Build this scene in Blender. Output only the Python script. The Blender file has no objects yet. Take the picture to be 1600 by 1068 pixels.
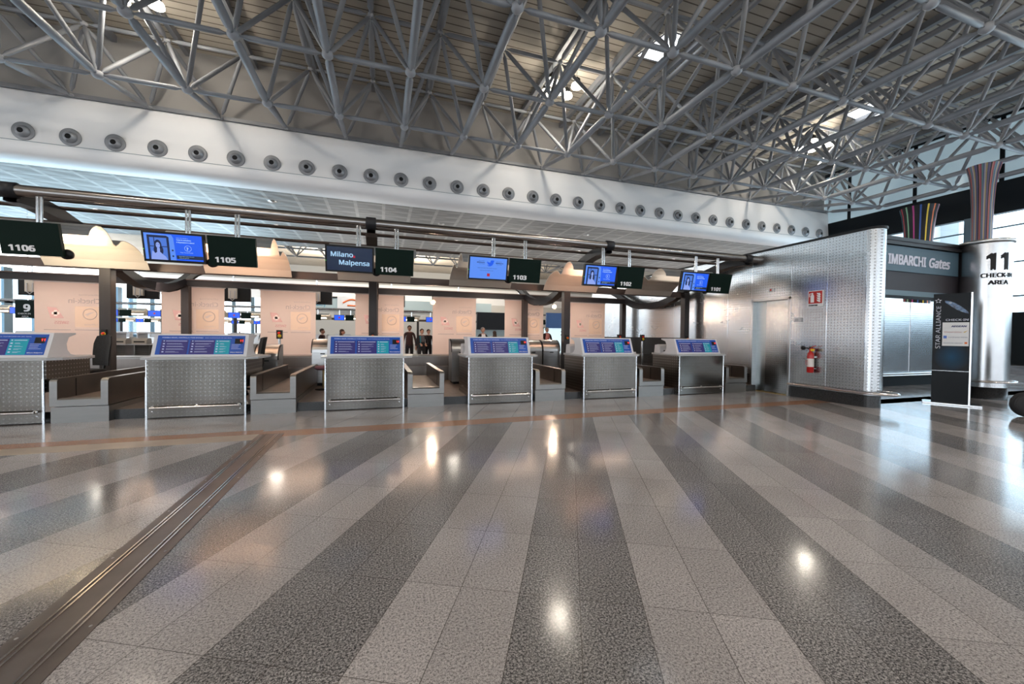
import bpy, math, random
from mathutils import Vector, Matrix
random.seed(7)
SC = bpy.context.scene
COL = SC.collection
PI = math.pi
# ------------------------------------------------------------------ camera, world, exposure
F_PX = 617.96
YAW, PITCH, ROLL = math.radians(18.2976), math.radians(-0.9859), math.radians(0.6301)
def cam_axes():
    cy, sy, cp, sp = math.cos(YAW), math.sin(YAW), math.cos(PITCH), math.sin(PITCH)
    w = Vector((sy*cp, cy*cp, sp)); r = Vector((cy, -sy, 0)); u = r.cross(w)
    c, s = math.cos(ROLL), math.sin(ROLL)
    return c*r + s*u, -s*r + c*u, w
CR, CU, CW = cam_axes()
cd = bpy.data.cameras.new('camera'); cam = bpy.data.objects.new('camera', cd); COL.objects.link(cam)
cd.sensor_width = 36; cd.lens = F_PX/1600*36; cd.clip_end = 500; cd.clip_start = .05
cam.matrix_world = Matrix(((CR.x, CU.x, -CW.x, 0), (CR.y, CU.y, -CW.y, 0), (CR.z, CU.z, -CW.z, 1.65), (0, 0, 0, 1)))
SC.camera = cam
SC.view_settings.view_transform = 'Standard'; SC.view_settings.look = 'None'
SC.view_settings.gamma = 1; SC.view_settings.use_curve_mapping = False
SC.view_settings.exposure = 0.45
SC.cycles.use_denoising = True
SC.cycles.max_bounces = 7; SC.cycles.diffuse_bounces = 4; SC.cycles.glossy_bounces = 4
SC.cycles.transmission_bounces = 4; SC.cycles.transparent_max_bounces = 8
SC.cycles.caustics_reflective = False; SC.cycles.caustics_refractive = False
SC.cycles.sample_clamp_indirect = 5
W = bpy.data.worlds.new('sky'); SC.world = W; W.use_nodes = True
nt = W.node_tree; nt.nodes.clear()
o = nt.nodes.new('ShaderNodeOutputWorld'); bg = nt.nodes.new('ShaderNodeBackground')
tc = nt.nodes.new('ShaderNodeTexCoord'); sx = nt.nodes.new('ShaderNodeSeparateXYZ'); cr = nt.nodes.new('ShaderNodeValToRGB')
nt.links.new(tc.outputs['Generated'], sx.inputs[0]); nt.links.new(sx.outputs['Z'], cr.inputs[0])
cr.color_ramp.elements[0].position = 0.0; cr.color_ramp.elements[0].color = (.96, .94, .91, 1)
cr.color_ramp.elements[1].position = .6; cr.color_ramp.elements[1].color = (.78, .84, .92, 1)
nt.links.new(cr.outputs[0], bg.inputs['Color']); bg.inputs['Strength'].default_value = 4.6
nt.links.new(bg.outputs[0], o.inputs[0])
LK = 1.0
def area(name, loc, direction, size, power, color, sy=None, spread=None):
    l = bpy.data.lights.new(name, 'AREA'); l.energy = power*LK; l.color = color; l.size = size
    if sy: l.shape = 'RECTANGLE'; l.size_y = sy
    if spread: l.spread = spread
    l.specular_factor = .12
    ob = bpy.data.objects.new(name, l); COL.objects.link(ob); ob.location = loc
    ob.rotation_euler = Vector(direction).to_track_quat('-Z', 'Y').to_euler(); return ob
def point(name, loc, power, color, r=.1):
    l = bpy.data.lights.new(name, 'POINT'); l.energy = power*LK; l.color = color; l.shadow_soft_size = r; l.specular_factor = .04
    ob = bpy.data.objects.new(name, l); COL.objects.link(ob); ob.location = loc; return ob
WARM = (1, .72, .52); WARMW = (1, .90, .76); COOL = (.9, .95, 1)
LAMPX = (-31.0, -10.4, 10.0, 31.0)
for cx in LAMPX:                                   # light of the high bay lamp clusters
    for cy, pw in ((21.6, 420), (1.0, 1300), (-17, 1300)):
        if cx < -20 and cy > 10: continue
        point('high_bay_light', (cx+.3, cy, 15.3), pw, WARMW, .4)
for cx in (-20, 0, 20):                            # halls behind, same kind of lamps
    point('high_bay_light', (cx, 60, 13), 4500, WARMW, .5)
    point('high_bay_light', (cx+8, 85, 13), 4500, WARMW, .5)

# ------------------------------------------------------------------ materials
MATS = {}
def mat(name, color=(.5,.5,.5), rough=.5, metal=0.0, spec=.5, emit=None, es=1.0, coat=0.0):
    m = bpy.data.materials.new(name); m.use_nodes = True
    b = m.node_tree.nodes['Principled BSDF']
    b.inputs['Base Color'].default_value = (*color, 1); b.inputs['Roughness'].default_value = rough
    b.inputs['Metallic'].default_value = metal; b.inputs['Specular IOR Level'].default_value = spec
    if coat: b.inputs['Coat Weight'].default_value = coat; b.inputs['Coat Roughness'].default_value = .05
    if emit: b.inputs['Emission Color'].default_value = (*emit, 1); b.inputs['Emission Strength'].default_value = es
    MATS[name] = m; return m
class NT:
    def __init__(s, m): s.t = m.node_tree; s.b = s.t.nodes['Principled BSDF']
    def n(s, typ, **k):
        x = s.t.nodes.new(typ)
        for a, v in k.items(): setattr(x, a, v)
        return x
    def l(s, a, b): s.t.links.new(a, b)
    def math(s, op, a, b=None, c=None):
        x = s.n('ShaderNodeMath', operation=op)
        for i, v in enumerate((a, b, c)):
            if v is None: continue
            if isinstance(v, (int, float)): x.inputs[i].default_value = v
            else: s.l(v, x.inputs[i])
        return x.outputs[0]
    def mix(s, fac, a, b):
        x = s.n('ShaderNodeMix', data_type='RGBA')
        for i, v in ((0, fac), (6, a), (7, b)):
            if isinstance(v, (int, float)): x.inputs[i].default_value = v
            elif isinstance(v, tuple): x.inputs[i].default_value = (*v, 1)
            else: s.l(v, x.inputs[i])
        return x.outputs[2]
    def noise(s, vec, scale, detail=3, rough=.5):
        x = s.n('ShaderNodeTexNoise'); x.inputs['Scale'].default_value = scale
        x.inputs['Detail'].default_value = detail; x.inputs['Roughness'].default_value = rough
        s.l(vec, x.inputs['Vector']); return x.outputs['Fac']
    def obj(s): return s.n('ShaderNodeTexCoord').outputs['Object']
    def xyz(s, v):
        x = s.n('ShaderNodeSeparateXYZ'); s.l(v, x.inputs[0]); return x.outputs
    def ramp(s, fac, stops):
        x = s.n('ShaderNodeValToRGB'); r = x.color_ramp
        while len(r.elements) < len(stops): r.elements.new(.5)
        for e, (p, c) in zip(r.elements, stops): e.position = p; e.color = (*c, 1)
        s.l(fac, x.inputs[0]); return x.outputs[0]
def noisy(m, c1, c2, scale, stretch=(1,1,1), rr=None, detail=4):
    n = NT(m); mp = n.n('ShaderNodeMapping'); mp.inputs['Scale'].default_value = stretch
    n.l(n.obj(), mp.inputs[0]); f = n.noise(mp.outputs[0], scale, detail)
    n.l(n.ramp(f, [(.3, c1), (.7, c2)]), n.b.inputs['Base Color'])
    if rr:
        n.l(n.math('MULTIPLY_ADD', f, rr[1]-rr[0], rr[0]), n.b.inputs['Roughness'])
    return m
# painted space frame, roof, fascia
M_TUBE = noisy(mat('painted grey steel tube', rough=.42, spec=.5), (.185,.20,.225), (.24,.25,.275), 1.2, rr=(.36,.5))
M_NODE = mat('cast grey steel node', (.30,.31,.335), .4)
M_DECK = mat('slatted roof deck', rough=.75)
n = NT(M_DECK); co = n.xyz(n.obj()); fr = n.math('FRACT', n.math('DIVIDE', co['Y'], .5))
ln = n.math('LESS_THAN', fr, .13); nz = n.noise(n.obj(), .35, 3)
n.l(n.mix(ln, n.ramp(nz, [(.3, (.40,.362,.305)), (.7, (.48,.44,.378))]), (.12,.10,.08)), n.b.inputs['Base Color'])
M_WHITE = noisy(mat('white painted fascia', rough=.5), (.80,.80,.815), (.86,.86,.87), .25)
M_BACKW = noisy(mat('matt grey upper wall', rough=.8), (.31,.30,.29), (.36,.35,.34), .3)
M_CEIL = mat('white waffle ceiling', rough=.6)
n = NT(M_CEIL); co = n.xyz(n.obj())
gx = n.math('LESS_THAN', n.math('FRACT', n.math('DIVIDE', co['X'], 1.83)), .12)
gy = n.math('LESS_THAN', n.math('FRACT', n.math('DIVIDE', co['Y'], 1.2)), .12)
g = n.math('MAXIMUM', gx, gy)
n.l(n.mix(g, (.28,.275,.265), (.42,.41,.395)), n.b.inputs['Base Color'])
bp = n.n('ShaderNodeBump'); bp.inputs['Strength'].default_value = .25; bp.inputs['Distance'].default_value = .3
wv = n.math('MULTIPLY', n.math('SINE', n.math('MULTIPLY', co['X'], 2*PI/1.83)), n.math('SINE', n.math('MULTIPLY', co['Y'], 2*PI/1.2)))
n.l(wv, bp.inputs['Height']); n.l(bp.outputs[0], n.b.inputs['Normal'])
# steels
def steel(name, c, rough, dots=None, ax=('Y','Z'), streak=(1,1,14), dotc=(.16,.16,.17)):
    m = mat(name, c, rough, 1.0); n = NT(m); v = n.obj()
    mp = n.n('ShaderNodeMapping'); mp.inputs['Scale'].default_value = streak; n.l(v, mp.inputs[0])
    f = n.noise(mp.outputs[0], 2.2, 5, .6)
    base = n.ramp(f, [(.3, tuple(x*.95 for x in c)), (.7, tuple(min(1, x*1.04) for x in c))])
    n.l(n.math('MULTIPLY_ADD', f, .03, rough-.015), n.b.inputs['Roughness'])
    if dots:
        co = n.xyz(v); d = []
        for a in ax:
            fr = n.math('SUBTRACT', n.math('FRACT', n.math('DIVIDE', co[a], dots)), .5)
            d.append(n.math('MULTIPLY', fr, fr))
        r2 = n.math('ADD', d[0], d[1]); dt = n.math('LESS_THAN', r2, .026)
        base = n.mix(dt, base, dotc)
    n.l(base, n.b.inputs['Base Color']); return m
M_STEEL = steel('brushed stainless steel', (.50,.50,.50), .28)
M_STEELP = steel('perforated steel wall panel', (.52,.53,.54), .27, .075, ('Y','Z'), (.4, .4, .8), (.22,.22,.23))
M_STEELX = steel('perforated steel cross wall panel', (.60,.63,.66), .25, .075, ('X','Z'), (.4, .4, .8))
M_DESKF = steel('perforated steel desk front', (.145,.134,.121), .17, .075, ('X','Z'), (2, 1, .3), (.21,.20,.19))
M_DESKS = steel('perforated steel desk side', (.22,.20,.18), .30, .075, ('Y','Z'), (1, 1, 6), (.6,.58,.55))
M_BELTW = steel('conveyor side steel', (.22,.195,.18), .35, None, streak=(6,1,1))
M_SILL = steel('conveyor sill steel', (.24,.233,.225), .36, None, streak=(1,1,8))
M_CHROME = mat('polished steel', (.72,.72,.73), .13, 1.0)
M_RAIL = mat('polished handrail', (.72,.66,.62), .16, 1.0)
M_PIPE = steel('satin steel pipe', (.30,.28,.27), .22, None, streak=(1,1,1))
M_DARKP = mat('dark bracket paint', (.014,.014,.017), .45, spec=.25)
M_COLM = mat('dark brown column paint', (.032,.026,.025), .4, .1, spec=.3)
M_BEAM = mat('bronze beam paint', (.085,.06,.052), .42, .4)
M_BLACK = mat('black plastic', (.008,.008,.009), .45, spec=.25)
M_RUB = mat('black rubber', (.012,.012,.014), .7)
M_FAB = noisy(mat('black chair fabric', rough=.9), (.006,.006,.008), (.014,.014,.017), 40)
M_GREEN = mat('dark green sign panel', (.003,.011,.008), .5, spec=.1)
M_WTXT = mat('white lettering', (.82,.82,.84), .5)
M_WPLAS = mat('white moulded plastic', (.60,.60,.63), .42)
M_SLAB = mat('grey laminate slab', (.42,.43,.45), .35)
M_ENAM = mat('white enamelled reflector', (.66,.60,.53), .42)
M_ENAMG = mat('grey reflector back', (.30,.30,.30), .4, .3)
M_BANNER = mat('translucent white banner fabric', (.78,.68,.63), .8)
n = NT(M_BANNER); n.b.inputs['Transmission Weight'].default_value = 0
tr = n.n('ShaderNodeBsdfTranslucent'); tr.inputs['Color'].default_value = (.85,.70,.62,1)
mx = n.n('ShaderNodeMixShader'); mx.inputs[0].default_value = .45
n.l(n.b.outputs[0], mx.inputs[1]); n.l(tr.outputs[0], mx.inputs[2]); n.l(mx.outputs[0], n.t.nodes['Material Output'].inputs['Surface'])
M_BTXT = mat('banner print grey', (.50,.42,.40), .8); M_BRED = mat('banner print red', (.62,.38,.36), .8)
M_BYEL = mat('banner print sand', (.66,.50,.39), .8)
M_BLUE = mat('info panel blue', (.012,.055,.26), .25, emit=(.02,.09,.42), es=0.180)
M_PURP = mat('info panel purple', (.03,.025,.13), .25, emit=(.03,.03,.17), es=0.180)
M_TEAL = mat('info panel teal', (.01,.23,.30), .25, emit=(.01,.28,.36), es=0.192)
M_PTXT = mat('info panel print', (.42,.47,.66), .4, emit=(.4,.45,.7), es=0.132)
M_LED = mat('red led digits', (.5,.02,.02), .4, emit=(1,.05,.04), es=1.0)
M_SCB = mat('screen blue', (0,0,0), .25, emit=(.005,.11,.95), es=0.684)
M_SCL = mat('screen pale blue', (0,0,0), .25, emit=(.10,.28,.95), es=0.684)
M_SCP = mat('screen picture blue', (0,0,0), .25, emit=(.07,.20,.75), es=0.648)
M_SCD = mat('screen dark navy', (0,0,0), .2, emit=(.008,.02,.055), es=0.648)
M_SCW = mat('screen white text', (0,0,0), .25, emit=(.45,.72,1), es=0.648)
M_SCS = mat('screen shadow tone', (0,0,0), .25, emit=(.004,.012,.06), es=0.648)
M_SCF = mat('screen skin tone', (0,0,0), .25, emit=(.30,.42,.95), es=0.648)
M_SCR = mat('screen red', (0,0,0), .25, emit=(.5,.01,.04), es=0.576)
M_SCT = mat('screen bird blue', (0,0,0), .25, emit=(.0,.10,.9), es=0.684)
M_GRAN = noisy(mat('black granite plinth', rough=.25), (.012,.013,.014), (.035,.036,.038), 60)
M_PLAT = noisy(mat('worn desk platform floor', rough=.4), (.10,.07,.055), (.15,.11,.09), 8)
M_RED = mat('fire red paint', (.42,.012,.012), .3)
M_REDS = mat('fire sign red', (.45,.02,.015), .45)
M_YEL = mat('yellow plastic', (.75,.50,.02), .4); M_REDB = mat('red push button', (.75,.03,.01), .35)
M_GLAMP = mat('lamp glass', (1,1,1), .5, emit=(1,.92,.78), es=9)
M_SPOT = mat('warm spot glass', (1,1,1), .5, emit=(1,.62,.38), es=30)
M_DOWN = mat('downlight glass', (1,1,1), .5, emit=(1,.95,.88), es=4)
M_SKYL = mat('roof skylight pane', (.8,.85,.9), .3, emit=(.9,.95,1), es=2.6)
M_PORT = mat('dark violet grey cladding', (.035,.031,.038), .55, spec=.3)
M_SIGN = mat('slate blue sign face', (.075,.13,.175), .5, spec=.3)
M_SGTX = mat('pale sign lettering', (.62,.62,.72), .5)
M_DWALL = mat('near black wall band', (.005,.008,.011), .6, spec=.15)
M_TRANSL = mat('frosted clerestory glass', (.30,.38,.42), .25, emit=(.45,.62,.72), es=.30)
M_MULL = mat('slate window frame', (.10,.16,.20), .5)
M_SHOP = mat('pale shop fascia', (.45,.55,.58), .6); M_SHTX = mat('blue shop lettering', (.03,.28,.50), .6)
M_ORNG = mat('orange logo', (.75,.16,.03), .6)
M_FARW = mat('far wall render', (.42,.42,.41), .8); M_FARS = mat('pale marble far wall', (.55,.54,.52), .5)
M_SKIN = mat('skin', (.42,.22,.15), .6); M_HAIR = mat('brown hair', (.05,.026,.015), .7); M_HAIRG = mat('grey hair', (.22,.2,.19), .7)
M_CLB = mat('black cloth', (.012,.012,.015), .85); M_CLT = mat('teal cloth', (.01,.14,.17), .8); M_CLW = mat('white cloth', (.6,.6,.62), .8)
M_CLG = mat('grey knit', (.09,.09,.10), .9); M_CLP = mat('pink cloth', (.55,.22,.2), .8); M_CLR = mat('dark brown cloth', (.045,.02,.018), .9)
M_GOLDTR = mat('brass strip', (.55,.38,.16), .3, .8)
M_GLASS = bpy.data.materials.new('clear window glass'); M_GLASS.use_nodes = True
t = M_GLASS.node_tree; t.nodes.clear(); oo = t.nodes.new('ShaderNodeOutputMaterial'); ms = t.nodes.new('ShaderNodeMixShader')
ta = t.nodes.new('ShaderNodeBsdfTransparent'); ta.inputs[0].default_value = (.9,.95,1,1); gl = t.nodes.new('ShaderNodeBsdfGlossy'); gl.inputs['Roughness'].default_value = .03
ms.inputs[0].default_value = .06; t.links.new(ta.outputs[0], ms.inputs[1]); t.links.new(gl.outputs[0], ms.inputs[2]); t.links.new(ms.outputs[0], oo.inputs[0])
def tinted(name, c):
    m = M_GLASS.copy(); m.name = name
    for nd in m.node_tree.nodes:
        if nd.type == 'BSDF_TRANSPARENT': nd.inputs[0].default_value = (*c, 1)
    return m
M_GLASSB = tinted('daylight cooling window glass', (.80,.92,1.0))  # blue put into the glass so daylight comes in cooler
# floor
AZ = math.radians(26.662)
def granite(name, stripes):
    m = mat(name, rough=.2, spec=.44); n = NT(m); v = n.obj(); co = n.xyz(v)
    u = n.math('SUBTRACT', n.math('MULTIPLY', co['X'], math.cos(AZ)), n.math('MULTIPLY', co['Y'], math.sin(AZ)))
    w = n.math('ADD', n.math('MULTIPLY', co['X'], math.sin(AZ)), n.math('MULTIPLY', co['Y'], math.cos(AZ)))
    s1 = n.noise(v, 170, 3, .7); s2 = n.noise(v, 78, 3, .6); big = n.noise(v, .9, 4, .55)
    vor = n.n('ShaderNodeTexVoronoi'); vor.inputs['Scale'].default_value = 120; n.l(v, vor.inputs['Vector'])
    sp = n.math('ADD', n.math('MULTIPLY', s1, .5), n.math('MULTIPLY', s2, .5))
    lt = n.ramp(sp, [(.40, (.12,.11,.11)), (.46, (.33,.303,.303)), (.52, (.47,.434,.432)), (.60, (.62,.575,.57))])
    dk = n.ramp(sp, [(.42, (.035,.034,.036)), (.47, (.135,.128,.13)), (.52, (.27,.255,.255)), (.59, (.52,.487,.484))])
    if stripes:
        f = n.math('FRACT', n.math('DIVIDE', n.math('ADD', u, 1.065+15.3), 1.53))
        c = n.mix(n.math('LESS_THAN', f, .5), dk, lt)
        half = n.math('ABSOLUTE', n.math('SUBTRACT', n.math('FRACT', n.math('DIVIDE', n.math('ADD', u, 1.065+15.3+.191), .3825)), .5))
        j1 = n.math('LESS_THAN', half, .0062)
        # each light/dark strip is laid with its own tile tone
        tile = n.n('ShaderNodeTexWhiteNoise', noise_dimensions='2D'); cb = n.n('ShaderNodeCombineXYZ')
        n.l(n.math('FLOOR', n.math('DIVIDE', n.math('ADD', u, 1.065+15.3), .3825)), cb.inputs[0])
        n.l(n.math('FLOOR', n.math('DIVIDE', n.math('SUBTRACT', w, 1.74), .75)), cb.inputs[1]); n.l(cb.outputs[0], tile.inputs['Vector'])
        tone = n.math('MULTIPLY_ADD', tile.outputs['Value'], .16, .90)
        j2 = n.math('LESS_THAN', n.math('ABSOLUTE', n.math('SUBTRACT', n.math('FRACT', n.math('ADD', n.math('DIVIDE', n.math('SUBTRACT', w, 1.74), .75), .5)), .5)), .0028)
        jj = n.math('MAXIMUM', j1, j2)
    else:
        c = n.mix(.42, lt, dk)
        half = n.math('ABSOLUTE', n.math('SUBTRACT', n.math('FRACT', n.math('DIVIDE', u, .765)), .5))
        j2 = n.math('ABSOLUTE', n.math('SUBTRACT', n.math('FRACT', n.math('DIVIDE', w, .75)), .5))
        jj = n.math('MAXIMUM', n.math('LESS_THAN', half, .004), n.math('LESS_THAN', j2, .004)); tone = n.math('ADD', 1.0, 0.0)
    wear = n.math('MULTIPLY_ADD', big, .5, .75)
    hs = n.n('ShaderNodeHueSaturation'); n.l(c, hs.inputs['Color']); n.l(n.math('MULTIPLY', tone, wear), hs.inputs['Value'])
    n.l(n.mix(n.math('MULTIPLY', jj, .75), hs.outputs[0], (.055,.045,.038)), n.b.inputs['Base Color'])
    n.l(n.math('MULTIPLY_ADD', big, .12, .075), n.b.inputs['Roughness'])
    bp = n.n('ShaderNodeBump'); bp.inputs['Strength'].default_value = .04; bp.inputs['Distance'].default_value = .01
    n.l(n.noise(v, 5, 2), bp.inputs['Height']); n.l(bp.outputs[0], n.b.inputs['Normal'])
    return m
M_FLOOR = granite('striped granite floor', True); M_FLOOR2 = granite('plain grey granite floor', False)
M_BAND = noisy(mat('rust brown granite band', rough=.2), (.25,.115,.06), (.42,.22,.13), 60, rr=(.15,.28))
M_JOINT = noisy(mat('worn bronze joint plate', rough=.38, metal=.75), (.12,.10,.092), (.20,.172,.158), 3, rr=(.3,.5))
M_JBEI = noisy(mat('worn pale joint plate', rough=.4, metal=.1), (.36,.30,.245), (.47,.41,.345), 3, rr=(.3,.5))

# ------------------------------------------------------------------ mesh helpers
class MB:
    def __init__(s): s.v = []; s.f = []; s.m = []; s.sm = []
    def add(s, vs, fs, mi=0, smooth=False):
        b = len(s.v); s.v += [tuple(p) for p in vs]
        for f in fs: s.f.append([b+i for i in f]); s.m.append(mi); s.sm.append(smooth)
        return s
    def box(s, x0, x1, y0, y1, z0, z1, mi=0, bev=0):
        vs = [(x, y, z) for x in (x0, x1) for y in (y0, y1) for z in (z0, z1)]
        return s.add(vs, [(0,1,3,2),(4,6,7,5),(0,4,5,1),(2,3,7,6),(0,2,6,4),(1,5,7,3)], mi)
    def prism(s, pts, axis, a, b, mi=0, smooth=False):
        n = len(pts)
        def P(p, t):
            if axis == 'x': return (t, p[0], p[1])
            if axis == 'y': return (p[0], t, p[1])
            return (p[0], p[1], t)
        vs = [P(p, a) for p in pts] + [P(p, b) for p in pts]
        s.add(vs, [(i, (i+1) % n, n+(i+1) % n, n+i) for i in range(n)], mi, smooth)
        s.add(vs, [tuple(range(n-1, -1, -1)), tuple(range(n, 2*n))], mi); return s
    def tube(s, pts, r, seg=10, mi=0, cap=True, closed=False):
        pts = [Vector(p) for p in pts]; n = len(pts)
        rs = r if isinstance(r, (list, tuple)) else [r]*n
        vs = []; up = None
        for i, p in enumerate(pts):
            if closed: d = pts[(i+1) % n]-pts[i-1]
            else: d = (pts[min(i+1, n-1)]-pts[max(i-1, 0)])
            d = d.normalized()
            if up is None: up = Vector((0,0,1)) if abs(d.z) < .9 else Vector((1,0,0))
            a = d.cross(up).normalized(); c = a.cross(d).normalized(); up = c
            for k in range(seg):
                t = 2*PI*k/seg; vs.append(p+(a*math.cos(t)+c*math.sin(t))*rs[i])
        fs = []
        for i in range(n if closed else n-1):
            j = (i+1) % n
            for k in range(seg): k2 = (k+1) % seg; fs.append((i*seg+k, i*seg+k2, j*seg+k2, j*seg+k))
        s.add(vs, fs, mi, True)
        if cap and not closed: s.add(vs, [tuple(range(seg-1, -1, -1)), tuple((n-1)*seg+k for k in range(seg))], mi)
        return s
    def lathe(s, prof, c=(0,0,0), seg=24, mi=0, axis='z', smooth=True):
        n = len(prof); vs = []
        for k in range(seg):
            t = 2*PI*k/seg
            for r, h in prof:
                if axis == 'z': vs.append((c[0]+r*math.cos(t), c[1]+r*math.sin(t), c[2]+h))
                elif axis == 'y': vs.append((c[0]+r*math.cos(t), c[1]+h, c[2]+r*math.sin(t)))
                else: vs.append((c[0]+h, c[1]+r*math.cos(t), c[2]+r*math.sin(t)))
        fs = []
        for k in range(seg):
            k2 = (k+1) % seg
            for i in range(n-1): fs.append((k*n+i, k2*n+i, k2*n+i+1, k*n+i+1))
        return s.add(vs, fs, mi, smooth)
    def sphere(s, c, r, mi=0, seg=12, rings=8, sc=(1,1,1)):
        vs = []; fs = []
        for i in range(rings+1):
            ph = PI*i/rings
            for k in range(seg):
                t = 2*PI*k/seg; vs.append((c[0]+r*sc[0]*math.sin(ph)*math.cos(t), c[1]+r*sc[1]*math.sin(ph)*math.sin(t), c[2]+r*sc[2]*math.cos(ph)))
        for i in range(rings):
            for k in range(seg):
                k2 = (k+1) % seg; fs.append((i*seg+k, (i+1)*seg+k, (i+1)*seg+k2, i*seg+k2))
        return s.add(vs, fs, mi, True)
    def quad(s, a, b, c, d, mi=0): return s.add([a, b, c, d], [(0,1,2,3)], mi)
    def disc(s, c, r, mi=0, seg=20, axis='z', ry=None):
        vs = []
        for k in range(seg):
            t = 2*PI*k/seg; a, b = r*math.cos(t), (ry or r)*math.sin(t)
            vs.append((c[0]+a, c[1]+b, c[2]) if axis == 'z' else ((c[0]+a, c[1], c[2]+b) if axis == 'y' else (c[0], c[1]+a, c[2]+b)))
        return s.add(vs, [tuple(range(seg))], mi)
    def mesh(s, name, mats):
        me = bpy.data.meshes.new(name); me.from_pydata(s.v, [], s.f)
        for m in (mats if isinstance(mats, (list, tuple)) else [mats]): me.materials.append(m)
        me.polygons.foreach_set('material_index', s.m); me.polygons.foreach_set('use_smooth', s.sm)
        me.validate(); me.update(); return me
def link(name, me, parent=None, loc=None, rot=None):
    o = bpy.data.objects.new(name, me); COL.objects.link(o)
    if parent: o.parent = parent
    if loc: o.location = loc
    if rot: o.rotation_euler = rot
    return o
def build(mb, name, mats, parent=None, loc=None, rot=None, bev=0):
    o = link(name, mb.mesh(name, mats), parent, loc, rot)
    if bev:
        md = o.modifiers.new('bevel', 'BEVEL'); md.width = bev; md.segments = 2; md.limit_method = 'ANGLE'
    return o
def empty(name, loc, rot=None):
    o = bpy.data.objects.new(name, None); COL.objects.link(o); o.location = loc; o.empty_display_size = .1
    if rot: o.rotation_euler = rot
    return o
def tag(o, label, cat, group=None):
    o['label'] = label; o['category'] = cat
    if group: o['group'] = group
    return o
def struct(o): o['kind'] = 'structure'; return o
def stuff(o): o['kind'] = 'stuff'; return o
def copy_tree(o, parent=None):
    c = o.copy(); COL.objects.link(c)
    if parent: c.parent = parent
    for ch in list(o.children): copy_tree(ch, c)
    return c
ORD = 'first second third fourth fifth sixth seventh eighth ninth tenth eleventh twelfth thirteenth fourteenth fifteenth sixteenth seventeenth eighteenth nineteenth twentieth'.split()
def ordinal(i):                                    # i from 0
    if i < 20: return ORD[i]
    tens = {2: 'twenty', 3: 'thirty', 4: 'forty'}[(i+1)//10]; r = (i+1) % 10
    return (tens + '-' + ORD[r-1]) if r else {2: 'twentieth', 3: 'thirtieth', 4: 'fortieth'}[(i+1)//10]
FONT = None
try:
    import os
    FONT = bpy.data.fonts.load(os.path.join(bpy.utils.resource_path('LOCAL'), 'datafiles', 'fonts', 'NotoSansHebrew-Regular.woff2'))
except Exception: FONT = None
def lettering(body, size, mt, parent, loc, rot=(PI/2,0,0), name='lettering', align='LEFT', bold=0.0, sx=1.0, mirror=False, ext=.002, shear=0, space=1.0, fit=None):
    cu = bpy.data.curves.new(name, 'FONT'); cu.body = body
    if FONT: cu.font = FONT
    cu.size = size; cu.extrude = ext; cu.align_x = align
    cu.shear = shear; cu.space_character = space; cu.resolution_u = 3
    tmp = bpy.data.objects.new('tmp', cu); COL.objects.link(tmp)
    dg = bpy.context.evaluated_depsgraph_get(); me = bpy.data.meshes.new_from_object(tmp.evaluated_get(dg))
    bpy.data.objects.remove(tmp); me.materials.clear(); me.materials.append(mt)
    if fit:
        xs_ = [v.co.x for v in me.vertices]; sx = fit/(max(xs_)-min(xs_))
    if bold > 0:                                   # heavier strokes: slightly shifted copies of the same glyphs
        vs = [v.co.copy() for v in me.vertices]; fs = [tuple(p.vertices) for p in me.polygons]; n_ = len(vs); b = bold*1.5
        V2 = []; F2 = []
        for q, (dx, dy) in enumerate(((-b,-b*.6),(b,-b*.6),(-b,b*.6),(b,b*.6),(0,0))):
            V2 += [(v.x+dx, v.y+dy, v.z+q*.0006) for v in vs]; F2 += [tuple(i+q*n_ for i in f) for f in fs]
        me = bpy.data.meshes.new(name); me.from_pydata(V2, [], F2); me.update(); me.materials.append(mt)
    k = -1 if mirror else 1
    for v in me.vertices: v.co.x *= k*sx
    if mirror: me.flip_normals()
    o = link(name, me, parent, loc, rot); return o

# ------------------------------------------------------------------ floor
def flat(name, pts, m, z=0.0, thick=.0):
    mb = MB(); mb.add([(x, y, z) for x, y in pts], [tuple(range(len(pts)))]); return build(mb, name, m)
struct(flat('floor', [(-50,-32),(41,-32),(41,7.1),(-1.5,7.1),(-1.5,-32+.01),(-1.87,-32+.01),(-1.87,6.97),(-50,6.97)], M_FLOOR))
struct(flat('floor', [(-50,7.65),(-1.87,7.65),(-1.87,7.53),(11.1,7.53),(11.1,7.1),(41,7.1),(41,26),(-50,26)], M_FLOOR2))
struct(flat('floor', [(-50,26),(60,26),(60,110),(-50,110)], M_FLOOR2))
struct(flat('trim_1', [(-1.5,7.1),(11.1,7.1),(11.1,7.53),(-1.87,7.53),(-1.87,7.65),(-50,7.65),(-50,7.35),(-1.87,7.35),(-1.87,7.3),(-1.5,7.3)], M_BAND))
struct(flat('floor', [(11.55,6.6),(41,6.6),(41,7.1),(11.55,7.1)], M_FLOOR, .0))
struct(flat('trim_2', [(-50,6.97),(-1.87,6.97),(-1.87,7.35),(-50,7.35)], M_JBEI))
# expansion joint cover in the floor: plate with four raised rails
jc = empty('expansion_joint_cover', (-1.685, 2.0, 0)); tag(jc, 'worn bronze expansion joint cover with raised rails, running across the granite floor towards the desks', 'joint cover')
build(MB().box(-.185, .185, -32, 5.3, -.02, .004), 'cover_plate', M_JOINT, jc)
for x in (-.105, -.075, .072, .102):
    build(MB().box(x-.006, x+.006, -32, 5.3, .004, .010), 'rail_strip', M_RAIL, jc)
for i in range(9):
    for sx_ in (-.155, .155):
        build(MB().lathe([(0,.006),(.007,.006),(.009,.004)], (sx_, -1.6+.8*i, 0), 10), 'bolt', M_STEEL, jc)

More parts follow.
